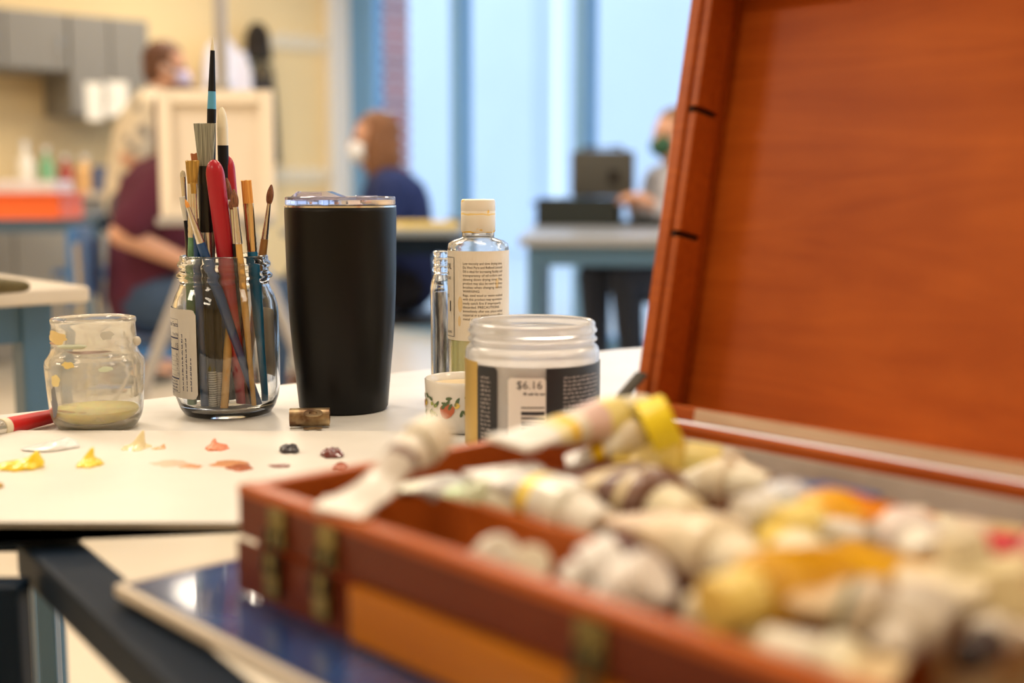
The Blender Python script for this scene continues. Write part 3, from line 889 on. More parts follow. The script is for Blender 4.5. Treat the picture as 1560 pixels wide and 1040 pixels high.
dab(208, 682, 38, 11, (.84, .72, .42), 'pale cream yellow paint dab with a tall peak', .003, (.1, 0, .010), seed=9)
dab(241, 684, 22, 7, (.78, .48, .26), 'small tan smear touching the pale cream yellow dab', .0018, (.6, 0, .003), seed=11)
dab(331, 684, 33, 11, (.84, .30, .17), 'coral paint dab, topmost of the pink and orange ones', .0045, (-.5, .2, .004), seed=13)
dab(262, 706, 62, 14, (.83, .56, .42), 'flat pale pink smear of thin paint in the middle', .0008, seed=15, sheen=.4)
dab(290, 711, 40, 8, (.78, .40, .22), 'peach smear at right end of the pale pink smear', .0014, seed=17)
dab(289, 720, 34, 5, (.80, .46, .26), 'thin peach streak below the pale pink smear', .0008, seed=19)
dab(350, 706, 58, 11, (.74, .36, .18), 'flat orange tan smear under the coral dab', .0012, seed=21)
dab(366, 713, 38, 11, (.45, .13, .055), 'red brown paint dab on the edge of orange tan smear', .002, seed=23)
dab(441, 687, 28, 9, (.025, .018, .022), 'black paint dab below the rusty clip', .0055, seed=25)
dab(425, 709, 32, 5, (.30, .14, .12), 'thin mauve brown streak below the black dab', .0012, seed=27)
dab(505, 693, 30, 18, (.14, .022, .015), 'dark maroon glossy paint dab right of the black dab', .006, tail=(.7, -.7, .004), seed=29, sheen=.12)
dab(519, 711, 24, 8, (.36, .08, .04), 'red brown dab just beside the wooden box corner', .003, seed=31)

# ------------------------------------------------------------------ mason jar
MJ = Vector((-.2215, .9598, TT+.0004))
t = thing('mason_jar', 'clear ridged glass canning jar with nutrition label full of paint brushes', 'jar', MJ)
out = [(.0, .0008), (.022, .0008), (.030, .0), (.0335, .0012), (.0365, .006), (.0392, .014), (.0404, .022), (.0406, .050), (.0404, .078), (.0396, .085), (.0375, .092), (.0345, .098), (.0335, .1015),
       (.0338, .1035), (.0360, .1055), (.0364, .1070), (.0360, .1085), (.0336, .1105), (.0334, .1130), (.0350, .1148), (.0352, .1165), (.0346, .1178), (.0333, .1190), (.0333, .1216), (.0326, .1228), (.0316, .1230)]
inn = [(.0306, .1222), (.0303, .112), (.0306, .102), (.0330, .0955), (.0362, .088), (.0376, .078), (.0378, .050), (.0376, .022), (.036, .012), (.032, .0065), (.025, .0048), (.012, .0062), (0, .0066)]
obj('jar_glass', lathe(NB(), out+inn, 96), M_glass, t, 60)
M_lab = mat('label_paper_grey', (.60, .57, .53), .6)
lb = obj('nutrition_label', patch(.0410, -108, -19, .0165, .084, 30, .00025, .004), M_lab, t)
tx = NB(); r_ = .04135
M_blue_ink = mat('navy_print', (.03, .04, .12), .7)
text_bm(tx, 'Nutrition Facts', .0052, cyl_fn(r_, -87, .0705), .030)
text_bm(tx, '16 servings', .0026, cyl_fn(r_, -86, .0672), .018); text_bm(tx, 'Serving size', .0026, cyl_fn(r_, -86, .0640), .015); text_bm(tx, '1 Tbsp (20g)', .0026, cyl_fn(r_, -62, .0640), .012)
text_bm(tx, 'Amount per serving', .0020, cyl_fn(r_, -86, .0592), .016); text_bm(tx, 'Calories', .0040, cyl_fn(r_, -86, .0548), .014); text_bm(tx, '15', .0052, cyl_fn(r_, -53, .0545))
for i, s in enumerate(('Total Fat 0g', 'Sodium 115mg', 'Total Carb 2g', 'Sugars 2g', 'Protein 0g')):
    text_bm(tx, s, .0024, cyl_fn(r_, -86, .0486-.0036*i), .016); text_bm(tx, '%d%%' % (i*3), .0024, cyl_fn(r_, -51, .0486-.0036*i))
    rule(tx, r_, -87, -46, .0477-.0036*i, .04785-.0036*i)
for i in range(4): fine_print(tx, cyl_fn(r_, -86, .0282-.0023*i), .027, .0012, 90+i)
text_bm(tx, 'Keeps the Spring', .0026, cyl_fn(r_, -86, .0186), .026)
for z in (.0612, .0528, .0305): rule(tx, r_, -87, -46, z, z+.0011)
for i in range(3): fine_print(tx, cyl_fn(r_, -38+6*i, .0225, True), (.044, .040, .026)[i], .0015, i)
obj('label_print', tx, M_blue_ink, lb)
fm = NB(); 
for a in (-88, -45.5): rule(fm, r_, a, a+.25, .0205, .0760, 1)
rule(fm, r_, -88, -45.5, .0205, .0207); rule(fm, r_, -88, -45.5, .0760, .0762)
obj('label_border', fm, M_blue_ink, lb)
obj('back_label', patch(.0410, 112, 152, .026, .080, 20, .00025, .003), mat('label_back', (.62, .54, .42), .7), t)

# ------------------------------------------------------------------ paint brushes in the jar
def brush(name, label, tip, butt, parts, group='paint brushes standing in the canning jar', flatdir=None, cat='paint brush'):
    """tip, butt: world points. parts: (part name, from, to (0 tip .. 1 butt), radius a, radius b, flat a, flat b, material, shape, label)"""
    tip = Vector(tip); butt = Vector(butt)
    L = (tip-butt).length; d = (tip-butt).normalized()
    t = link(bpy.data.objects.new(name, None)); t.location = butt
    z = d; y = Vector((0, 1, 0)); x = y.cross(z).normalized(); y = z.cross(x)
    t.rotation_euler = Matrix((x, y, z)).transposed().to_euler()
    tag(t, label, cat, group if name in ('paint_brush', 'brush_handle') else None)
    for (pn, f0, f1, ra, rb, fa, fb, m, shape, lab) in parts:
        bm = NB(); N = 40 if shape == 'round_tip' else 18; seg = 20
        prof = []
        za = L*(1-f0); zb = L*(1-f1)
        rings = []
        for i in range(N+1):
            f = (i/N)**(2.5 if shape == 'round_tip' else 1); zz = za+(zb-za)*f
            r = ra+(rb-ra)*f; fl = fa+(fb-fa)*f
            if shape == 'round_tip': r = r*math.sqrt(max(.0004, 1-(1-min(1, (za-zz)/(r*1.9)))**2.2))
            elif shape == 'point': r = rb*math.sin(min(1, (f+.01)/.72)*PI/2)*(1-.12*max(0, f-.72)/.28)
            elif shape == 'oval': r = rb*(.12+1.15*math.sin(PI*(.02+.78*f))**.8)*(1 if f < .9 else .95)
            elif shape == 'belly': r = r+(max(ra, rb)*.22)*math.sin(PI*min(1, f*1.6))
            elif shape == 'bullet': r = rb*(max(.02, 1-(1-min(1, f/.55))**2))**.5
            rings.append((r, fl, zz))
            if shape == 'crimp' or (shape == 'ferrule' and .72 < f < .95 and i % 2): rings[-1] = (r*1.06, fl, zz)
        vr = []
        for k_, (r, fl, zz) in enumerate(rings):
            rg = []
            for s in range(seg):
                a = 2*PI*s/seg
                jz = 0
                if shape == 'flat_tip' and k_ == 0: jz = .0012*noise.noise(Vector((s*2.3, L*90, f0)))
                rg.append(bm.verts.new((r*math.cos(a), r*fl*math.sin(a), zz+jz)))
            vr.append(rg)
        for a_, b_ in zip(vr, vr[1:]):
            for s in range(seg):
                j = (s+1) % seg; bm.faces.new((a_[s], a_[j], b_[j], b_[s]))
        bm.faces.new(vr[0]); bm.faces.new(vr[-1][::-1])
        obj(pn, bm, m, t, 50, lab)
    return t
ZB = TT+.009
JY = MJ.y
def jb(px, dy, z=ZB):     # butt point on the jar floor
    q = D(px, 600, JY+dy); v = Vector((q.x-MJ.x, q.y-MJ.y)); 
    if v.length > .030: v = v.normalized()*.030
    return Vector((MJ.x+v.x, MJ.y+v.y, z))
def jt(px, py, dy): return D(px, py, JY+dy)
mm = lambda v: v/1000
M_wb = streaked('grey_bristle', (.10, .10, .07), (.42, .42, .33))
M_must = streaked('mustard_bristle', (.30, .16, .02), (.60, .36, .06))
M_or = streaked('orange_bristle', (.72, .25, .04), (.95, .50, .12))
M_br = streaked('brown_bristle', (.10, .035, .015), (.30, .11, .045))
M_pale = streaked('pale_bristle', (.45, .38, .25), (.72, .64, .46))
M_cream = mat('cream_lacquer', (.83, .76, .58), .3)
M_cy = mat('sky_blue_lacquer', (.10, .38, .62), .35)
M_red = mat('crimson_lacquer', (.42, .006, .022), .32, coat=.2)
M_blu = mat('royal_blue_lacquer', (.012, .07, .22), .3, coat=.2)
M_bb = mat('bright_blue_lacquer', (.01, .17, .36), .3, coat=.2)
M_grn = mat('worn_green_lacquer', (.14, .32, .17), .45, var=.4, vscale=120)
M_tan = mat('tan_wood_handle', (.50, .27, .09), .45, var=.2, vscale=50)
M_och = mat('ochre_wood_handle', (.72, .42, .12), .45, var=.15, vscale=50)
M_dbr = mat('dark_brown_lacquer', (.07, .025, .012), .3)
M_mat = mat('matt_black_handle', (.010, .010, .013), .45, spec=.25)
# a: tall detail brush held upside down
T_, B_ = jt(324, 57, .006), jb(316, .010)
L = (T_-B_).length
def fr_(py, T_, B_, p0):  # fraction along by pixel row
    return (py-p0)/(605-p0)
fa = lambda y: fr_(y, 0, 0, 57)
brush('paint_brush', 'tallest brush, cream tipped black handle with a sky blue band', T_, B_, [
    ('handle_tip', 0, fa(76), .0006, .0016, 1, 1, M_cream, '', 'cream handle tip'), ('handle', fa(76), fa(136), .0017, .0029, 1, 1, M_mat, '', None),
    ('colour_band', fa(136), fa(162), .0029, .0034, 1, 1, M_cy, '', 'sky blue band'), ('handle_lower', fa(162), 1, .0034, .0042, 1, 1, M_mat, '', None)])
# b: wide grey flat brush
fb = lambda y: fr_(y, 0, 0, 188)
brush('paint_brush', 'wide grey bristled flat brush with a glossy black ferrule', jt(312, 188, -.010), jb(322, -.006), [
    ('bristles', 0, fb(252), .0086, .0056, .38, .6, M_wb, 'flat_tip', None), ('ferrule', fb(250), fb(347), .0059, .0062, .7, 1, M_black, '', 'glossy black ferrule'),
    ('collar', fb(347), fb(396), .0058, .0052, 1, 1, M_ferr, '', 'silver collar'), ('handle', fb(396), 1, .0052, .0042, 1, 1, M_mat, '', None)])
# c: white bullet end
fc = lambda y: fr_(y, 0, 0, 163)
brush('paint_brush', 'black brush handle with a white pointed end beside the grey bristles', jt(338, 163, .0), jb(350, .006), [
    ('handle_tip', 0, fc(219), .001, .0040, 1, 1, M_cream, 'bullet', 'white pointed handle end'), ('handle', fc(219), 1, .0041, .0050, 1, 1, M_mat, '', None)])
# d,e: thick red handles
brush('paint_brush', 'thick crimson brush handle, front one of the two, rounded end up', jt(325, 243, -.024), jb(372, -.008), [
    ('handle', 0, 1, .0070, .0062, .8, .8, M_red, 'round_tip', None)])
brush('paint_brush', 'crimson brush handle behind, its end between white tip and orange bristle', jt(344, 236, .004), jb(377, .006), [
    ('handle', 0, 1, .0062, .0060, .8, .8, M_red, 'round_tip', None)])
# f: leftmost small pale brush
ff = lambda y: fr_(y, 0, 0, 259)
brush('paint_brush', 'small brush with pale stubby bristles, leftmost and highest of the small ones', jt(278, 259, -.004), jb(303, .002), [
    ('bristles', 0, ff(269), .0019, .0022, .7, .8, M_pale, 'round_tip', None), ('ferrule', ff(268), ff(330), .0022, .0016, .7, 1, M_ferr, 'ferrule', None), ('handle', ff(330), 1, .0018, .0028, 1, 1, M_dbr, '', None)])
# g: mustard flat with green handle
fg = lambda y: fr_(y, 0, 0, 245)
brush('paint_brush', 'mustard flat bristled brush with worn green handle at the left', jt(293, 245, -.016), jb(292, -.016), [
    ('bristles', 0, fg(279), .0054, .0036, .4, .5, M_must, 'flat_tip', None), ('ferrule', fg(278), fg(356), .0037, .0030, .5, 1, M_ferr, 'ferrule', None),
    ('handle', fg(356), 1, .0030, .0036, 1, 1, M_grn, 'belly', None)])
# h: orange brown bristle behind
fh = lambda y: fr_(y, 0, 0, 234)
brush('paint_brush', 'brown orange flat brush peeping out behind the grey bristles', jt(296, 234, .014), jb(332, .014), [
    ('bristles', 0, fh(262), .0030, .0026, .4, .5, streaked('rust_bristle', (.35, .10, .03), (.60, .22, .08)), 'flat_tip', None), ('ferrule', fh(262), fh(330), .0027, .0025, .6, 1, M_ferr, 'ferrule', None), ('handle', fh(330), 1, .0027, .0034, 1, 1, M_dbr, '', None)])
# i: small mustard
fi = lambda y: fr_(y, 0, 0, 279)
brush('paint_brush', 'small mustard bristled brush with silver ferrule in front of black ferrule', jt(294.5, 279, -.020), jb(312, -.022), [
    ('bristles', 0, fi(294), .0023, .0020, .5, .6, M_must, 'flat_tip', None), ('ferrule', fi(294), fi(352), .0020, .0018, .6, 1, M_ferr, 'ferrule', None), ('handle', fi(352), 1, .0020, .0030, 1, 1, M_blu, 'belly', None)])
# j: white flat end
fj = lambda y: fr_(y, 0, 0, 300)
brush('paint_brush', 'thin brush with a flat white end leaning at the left rim', jt(277.5, 300, -.010), jb(318, -.014), [
    ('bristles', 0, fj(334), .0023, .0016, .4, .6, mat('white_dry_bristle', (.74, .72, .66), .7), 'flat_tip', None), ('handle', fj(334), 1, .0012, .0026, 1, 1, M_mat, '', None)])
# k: small orange tip blue handle crossing
fk = lambda y: fr_(y, 0, 0, 303)
brush('paint_brush', 'blue handled brush with tiny orange tip, crossing the jar to lower right', jt(282, 303, -.028), jb(398, -.016), [
    ('bristles', 0, fk(316), .0009, .0016, .5, .7, M_or, 'point', None), ('ferrule', fk(315), fk(366), .0016, .0030, .8, 1, M_ferr, 'ferrule', None), ('handle', fk(366), 1, .0033, .0030, 1, 1, M_blu, 'belly', None)])
# l: brown bristle mid
fl_ = lambda y: fr_(y, 0, 0, 271)
brush('paint_brush', 'soft brown round brush between the two crimson handles', jt(345, 271, -.010), jb(362, .012), [
    ('bristles', 0, fl_(302), .001, .0026, 1, 1, M_br, 'oval', None), ('ferrule', fl_(300), fl_(340), .0018, .0019, 1, 1, M_ferr, 'ferrule', None), ('handle', fl_(340), 1, .0019, .0030, 1, 1, M_dbr, '', None)])
# m: brown tip, orange thin handle
fm_ = lambda y: fr_(y, 0, 0, 288)
brush('paint_brush', 'thin orange handled brush with brown round tip right of front crimson handle', jt(356, 288, -.030), jb(398, -.024), [
    ('bristles', 0, fm_(314), .001, .0023, 1, 1, M_br, 'oval', None), ('ferrule', fm_(313), fm_(366), .0020, .0028, 1, 1, M_ferr, 'ferrule', None), ('handle', fm_(366), 1, .0024, .0018, 1, 1, M_och, 'belly', None)])
# n
fn = lambda y: fr_(y, 0, 0, 305)
brush('paint_brush', 'small brown tipped brush with black handle, shortest beside the crimson handle', jt(352, 305, -.022), jb(384, -.012), [
    ('bristles', 0, fn(318), .0008, .0018, 1, 1, M_br, 'oval', None), ('ferrule', fn(317), fn(367), .0015, .0022, 1, 1, mat('pale_ferrule', (.70, .72, .55), .3, .8), 'ferrule', None), ('handle', fn(367), 1, .0026, .0030, 1, 1, M_mat, 'belly', None)])
# o: orange flat with bright blue handle
fo = lambda y: fr_(y, 0, 0, 275)
brush('paint_brush', 'orange flat bristled brush with shiny gold ferrule and bright blue handle', jt(375, 275, -.006), jb(404, .000), [
    ('bristles', 0, fo(309), .0040, .0040, .35, .45, M_or, 'flat_tip', None), ('ferrule', fo(308), fo(379), .0041, .0036, .5, 1, M_gold, 'ferrule', 'shiny gold ferrule'), ('handle', fo(379), 1, .0039, .0026, 1, 1, M_bb, 'belly', None)])
# p: round brown at right with tan handle
fp = lambda y: fr_(y, 0, 0, 281)
brush('paint_brush', 'round brown tipped brush with tan handle leaning right, apart from others', jt(413.5, 281, .010), jb(372, .016), [
    ('bristles', 0, fp(309), .001, .0022, 1, 1, M_br, 'oval', None), ('ferrule', fp(308), fp(362), .0015, .0027, 1, 1, M_ferr, 'ferrule', None), ('handle', fp(362), 1, .0029, .0026, 1, 1, M_tan, 'belly', None)])
# q: short ochre stick in front
brush('wooden_stick', 'short ochre wooden stick with blunt point inside the jar front', D(349, 498, JY-.012), Vector((MJ.x+.003, MJ.y-.026, TT+.0075)), [
    ('stick', 0, 1, .0024, .0030, 1, 1, M_och, 'belly', None)], cat='stick')
# r: dark pencils with barcodes
M_wht = mat('white_print', (.75, .75, .72), .6)
def pencil(px, py, dy, bpx, bdy, label, m, m2):
    b = jb(bpx, bdy, ZB); tp = D(px, py, JY+dy)
    o = brush('brush_handle', label, tp, b, [('handle', 0, .74, .0026, .0031, 1, 1, m, '', None), ('printed_end', .74, 1, .0031, .0030, 1, 1, m2, '', 'handle end with printed code')])
    return o
def code_mat(nm, c0, c1):
    m, n, b = nt(nm)
    tc = n.nodes.new('ShaderNodeTexCoord'); wv = n.nodes.new('ShaderNodeTexWave'); wv.bands_direction = 'Z'
    wv.inputs['Scale'].default_value = 180; wv.inputs['Distortion'].default_value = 6; wv.inputs['Detail Scale'].default_value = 90
    n.links.new(tc.outputs['Object'], wv.inputs['Vector'])
    cr = n.nodes.new('ShaderNodeValToRGB'); cr.color_ramp.interpolation = 'CONSTANT'
    cr.color_ramp.elements[0].color = (*c0, 1); cr.color_ramp.elements[1].color = (*c1, 1); cr.color_ramp.elements[1].position = .55
    n.links.new(wv.outputs['Fac'], cr.inputs['Fac']); n.links.new(cr.outputs['Color'], b.inputs['Base Color']); b.inputs['Roughness'].default_value = .5
    return m
cm = code_mat('bar_code', (.02, .02, .02), (.7, .7, .66))
pencil(318, 405, -.022, 325, -.024, 'dark brush handle with white bar code near the jar front', M_mat, cm)
pencil(330, 415, -.016, 334, -.020, 'dark brush handle with pale printed lettering in the jar', M_mat, code_mat('grey_code', (.25, .23, .2), (.5, .48, .44)))
pencil(341, 420, .002, 343, -.010, 'grey ended blue brush handle in the middle of the jar', M_blu, mat('grey_end', (.28, .25, .22), .4))
pencil(352, 430, .012, 366, -.004, 'taupe ended brush handle right of the ochre stick', M_dbr, mat('taupe_end', (.24, .19, .15), .4))
pencil(357, 430, -.008, 380, -.012, 'brown brush handle leaning right inside the jar', M_dbr, mat('red_brown_end', (.16, .06, .03), .4))
bm = NB(); M90 = Matrix.Rotation(PI/2, 4, 'X')

# ------------------------------------------------------------------ black tumbler
TU = Vector((-.1340, .9802, TT+.0004))
t = thing('tumbler', 'tall matt black insulated tumbler with a clear lid', 'tumbler', TU)
tp = [(0, .001), (.031, .001), (.0335, .0), (.0351, .0022), (.0369, .021), (.0381, .035), (.0395, .0495), (.0411, .0696), (.0421, .090), (.0428, .110), (.0432, .135), (.0435, .1555), (.0433, .1588), (.0424, .1596),
      (.0414, .1585), (.040, .13), (.036, .05), (.030, .008), (0, .006)]
def tumbler_mat():
    m, n, b = nt('matt_black_powder_coat')
    b.inputs['Roughness'].default_value = .36; b.inputs['Specular IOR Level'].default_value = .2
    tc = n.nodes.new('ShaderNodeTexCoord'); nz = n.nodes.new('ShaderNodeTexNoise'); nz.inputs['Scale'].default_value = 260
    n.links.new(tc.outputs['Object'], nz.inputs['Vector'])
    sp = n.nodes.new('ShaderNodeSeparateXYZ'); n.links.new(tc.outputs['Object'], sp.inputs[0])
    mr = n.nodes.new('ShaderNodeMapRange'); mr.inputs['From Min'].default_value = 0; mr.inputs['From Max'].default_value = .012
    mr.inputs['To Min'].default_value = .68; mr.inputs['To Max'].default_value = .86; n.links.new(sp.outputs[2], mr.inputs['Value'])
    gt = n.nodes.new('ShaderNodeMath'); gt.operation = 'GREATER_THAN'; n.links.new(nz.outputs['Fac'], gt.inputs[0]); n.links.new(mr.outputs[0], gt.inputs[1])
    mx = n.nodes.new('ShaderNodeMix'); mx.data_type = 'RGBA'; n.links.new(gt.outputs[0], mx.inputs['Factor'])
    mx.inputs['A'].default_value = (.006, .0055, .0055, 1); mx.inputs['B'].default_value = (.45, .43, .4, 1)
    n.links.new(mx.outputs['Result'], b.inputs['Base Color'])
    return m
obj('body', lathe(NB(), tp, 128), tumbler_mat(), t, 50)
obj('steel_rim', lathe(NB(), [(.0424, .1592), (.0434, .1592), (.0434, .1606), (.0424, .1606)], 96, closed=True), M_ferr, t, 50, 'bare steel rim')
M_pl = mat('clear_lavender_plastic', (.86, .84, .97), .06, trans=.92, ior=1.4)
ld = obj('lid', lathe(NB(), [(0, .1612), (.0410, .1612), (.0425, .1612), (.0428, .1625), (.0428, .1668), (.0420, .1674), (.0400, .1670), (.0392, .1650), (0, .1650)], 96), M_pl, t, 40, 'clear lavender tinted lid')
bm = NB()
pf = [(-.0385, 0), (-.0310, .0062), (-.0125, .0062), (-.0085, .0062), (.008, 0)]
for i in range(1):
    lo = [bm.verts.new((x, -.016, .1652+z)) for x, z in pf]; hi = [bm.verts.new((x, .016, .1652+z)) for x, z in pf]
    bm.faces.new(lo); bm.faces.new(hi[::-1])
    for k in range(len(pf)):
        j = (k+1) % len(pf); bm.faces.new((lo[k], hi[k], hi[j], lo[j]))
obj('sip_hump', bm, M_pl, ld)
bm = NB(); bx(bm, (-.022, -.0172, .1675), (.020, .002, .006), bev=.0006); bx(bm, (.022, -.012, .1668), (.016, .012, .003), bev=.0008)
obj('slider', bm, M_pl, ld)

# ------------------------------------------------------------------ stained glass jar at the left
GJ = Vector((-.3045, .902, TT+.0004))
t = thing('glass_jar', 'stubby stained glass jar with yellowish liquid in the bottom', 'jar', GJ)
def dirty_glass():
    m, n, b = nt('filmy_glass')
    b.inputs['Transmission Weight'].default_value = 1; b.inputs['Roughness'].default_value = .02; b.inputs['IOR'].default_value = 1.45
    b.inputs['Base Color'].default_value = (.97, .97, .95, 1)
    df = n.nodes.new('ShaderNodeBsdfDiffuse'); df.inputs['Color'].default_value = (.90, .85, .75, 1)
    tr = n.nodes.new('ShaderNodeBsdfTranslucent'); tr.inputs['Color'].default_value = (.90, .85, .75, 1)
    ad = n.nodes.new('ShaderNodeMixShader'); ad.inputs[0].default_value = .5; n.links.new(df.outputs[0], ad.inputs[1]); n.links.new(tr.outputs[0], ad.inputs[2])
    tc = n.nodes.new('ShaderNodeTexCoord'); mp = n.nodes.new('ShaderNodeMapping'); mp.inputs['Scale'].default_value = (40, 40, 90)
    n.links.new(tc.outputs['Object'], mp.inputs[0])
    nz = n.nodes.new('ShaderNodeTexNoise'); nz.inputs['Scale'].default_value = 1; nz.inputs['Detail'].default_value = 6; n.links.new(mp.outputs[0], nz.inputs['Vector'])
    cr = n.nodes.new('ShaderNodeValToRGB'); cr.color_ramp.elements[0].color = (.05, .05, .05, 1); cr.color_ramp.elements[1].color = (.34, .34, .34, 1)
    cr.color_ramp.elements[0].position = .3; cr.color_ramp.elements[1].position = .75
    n.links.new(nz.outputs['Fac'], cr.inputs['Fac'])
    mx = n.nodes.new('ShaderNodeMixShader'); n.links.new(cr.outputs['Color'], mx.inputs[0])
    n.links.new(b.outputs[0], mx.inputs[1]); n.links.new(ad.outputs[0], mx.inputs[2])
    n.links.new(mx.outputs[0], n.nodes['Material Output'].inputs['Surface'])
    return m
out = [(0, .0005), (.022, .0005), (.0262, .0), (.0285, .0022), (.0312, .007), (.0328, .013), (.0338, .025), (.0350, .042), (.0352, .047), (.0346, .0505), (.0322, .0535), (.0306, .0565), (.0300, .060), (.0294, .0735), (.0292, .0765), (.0299, .0780), (.0300, .0795), (.0293, .0806), (.0283, .0806)]
inn = [(.0275, .0795), (.0273, .060), (.0283, .0552), (.0318, .050), (.0326, .046), (.0316, .025), (.0305, .013), (.0282, .0065), (.022, .0042), (0, .0040)]
obj('jar_glass', lathe(NB(), out+inn, 96), dirty_glass(), t, 60)
obj('liquid', lathe(NB(), [(0, .0046), (.0215, .0048), (.0275, .0070), (.0298, .0128), (.0299, .0145), (.0292, .0141), (0, .0140)], 64), mat('yellow_medium', (.98, .86, .30), .05, trans=.2, sss=.4, ior=1.36), t, 60, 'cloudy yellow liquid')
rg = lambda z: (.0302 if z > .056 else .0355 if z > .044 else .0345)
def smear(a, z, wa, h, col, name='paint_stain', dz=0):
    bm = NB(); n_ = 26; ctr = None
    rr = (.0303 if z > .0585 else .0350 if z > .03 else .0334)+.0002
    vs = []
    for i in range(n_):
        th = 2*PI*i/n_; k = 1+.35*noise.noise(Vector((math.cos(th)*1.5+a, math.sin(th)*1.5+z*100, 0)))
        aa = R(a+wa*.5*k*math.cos(th))-PI/2; vs.append(bm.verts.new((rr*math.cos(aa), rr*math.sin(aa), z+h*.5*k*math.sin(th))))
    ap = R(a)-PI/2; c_ = bm.verts.new(((rr+.0005)*math.cos(ap), (rr+.0005)*math.sin(ap), z))
    for i in range(n_): bm.faces.new((c_, vs[i], vs[(i+1) % n_]))
    obj(name, bm, mat('stain_%s' % str(col), col, .5), t, 60)
smear(-42, .0685, 50, .009, (.80, .60, .26)); smear(-12, .0625, 44, .0028, (.52, .52, .36)); smear(-52, .0640, 28, .0018, (.55, .35, .25))
smear(-12, .0505, 16, .0048, (.80, .62, .22)); smear(-32, .0385, 16, .009, (.82, .68, .32)); smear(-40, .022, 13, .022, (.20, .22, .26))
smear(35, .0705, 18, .006, (.55, .54, .48)); smear(30, .047, 16, .004, (.62, .70, .55)); smear(10, .0588, 60, .0024, (.52, .42, .40))
bm = NB(); ell(bm, (.0325, -.004, .0640), (.0028, .0028, .0034), 3); obj('drip', bm, mat('greyish_drip', (.60, .56, .48), .4), t, 60, 'dried grey drip on the side')
bm = NB(); ell(bm, (-.006, -.0300, .0632), (.0105, .0022, .0013), 3); ell(bm, (-.001, -.0305, .0634), (.006, .0018, .0012), 3); obj('dried_paint_bead', bm, mat('greenish_bead', (.55, .60, .46), .4), t, 60, 'pale green dried ridge')
bm = NB()
for k, (x, y) in enumerate(((-.015, -.021), (-.010, -.023), (-.002, -.024), (-.019, -.018))): ell(bm, (x, y, .0150), (.003, .0012, .0004), 2)
obj('sediment', bm, mat('rust_sediment', (.40, .17, .04), .6), t, 60)

# red handled brush lying behind the jar
bt = P(-70, 668, TT+.007); tp_ = P(170, 613, TT+.006)
brush('lying_brush', 'red handled brush lying on table behind the stained jar', tp_, bt, [
    ('bristles', 0, .11, .0008, .0030, 1, .8, mat('grey_purple_bristle', (.30, .26, .28), .7), 'oval', None), ('ferrule', .10, .27, .0028, .0036, 1, 1, M_ferr, 'ferrule', None),
    ('handle', .27, .70, .0044, .0064, 1, 1, mat('tomato_red_lacquer', (.60, .015, .015), .35), 'round_tip', None), ('white_band', .70, .735, .0065, .0065, 1, 1, M_cream, '', 'cream band'), ('handle_end', .735, 1, .0060, .0040, 1, 1, M_ferr, '', 'silver handle end')])
# brush lying on the left table
brush('lying_brush', 'dark bristled brush lying on far left table, only tip in view', P(46, 436, .812), P(-260, 430, .812), [
    ('bristles', 0, .17, .006, .0105, .8, .8, streaked('olive_bristle', (.05, .045, .02), (.20, .16, .07)), 'round_tip', None), ('ferrule', .16, .42, .011, .0095, .8, 1, mat('dark_ferrule', (.10, .09, .08), .3, .8), 'ferrule', None), ('handle', .42, 1, .009, .006, 1, 1, M_dbr, '', None)])

# ------------------------------------------------------------------ rusty clip
q = P(471, 652, TT)
t = thing('metal_clip', 'small rusty brass spring clip in front of the black tumbler', 'clip', (q.x, q.y+.004, TT+.0002), R(5))
M_rust = streaked('rusty_brass', (.16, .085, .045), (.50, .38, .22), (90, 90, 90), .38, .8)
bm = NB(); N = 30; r0, r1 = .0068, .0062
for i in range(N+1):
    pass
seg_pts = []
for i in range(N+1):
    a = R(-60+330*i/N)
    seg_pts.append((math.cos(a), math.sin(a)))
prev = None
for cx_, cz_ in seg_pts:
    row = [bm.verts.new((x, r*cx_, .0073+r*cz_)) for x in (-.0145, .0145) for r in (r0, r1)]
    if prev:
        a, b = prev, row
        bm.faces.new((a[0], b[0], b[2], a[2])); bm.faces.new((a[1], a[3], b[3], b[1])); bm.faces.new((a[0], a[1], b[1], b[0])); bm.faces.new((a[2], b[2], b[3], a[3]))
    else: bm.faces.new((row[0], row[1], row[3], row[2]))
    prev = row
bm.faces.new((prev[0], prev[2], prev[3], prev[1]))
obj('barrel', bm, M_rust, t, 60)
for nm_, cz_, cy_, tl in (('lower_tab', .0012, -.0130, -3), ('upper_tab', .0112, -.0072, 20)):
    bm = NB(); N = 28
    rings = []
    M_ = Matrix.Translation((.003, cy_, cz_)) @ Matrix.Rotation(R(tl), 4, 'X')
    for ro in (1, .45):
        for zz in (0, .0006):
            rings.append([bm.verts.new(M_ @ Vector((.0070*ro*math.cos(2*PI*i/N), .0052*ro*math.sin(2*PI*i/N), zz))) for i in range(N)])
    for a, b in ((0, 1), (1, 3), (3, 2), (2, 0)):
        for i in range(N):
            j = (i+1) % N; bm.faces.new((rings[a][i], rings[a][j], rings[b][j], rings[b][i]))
    obj(nm_, bm, M_rust, t, 60)

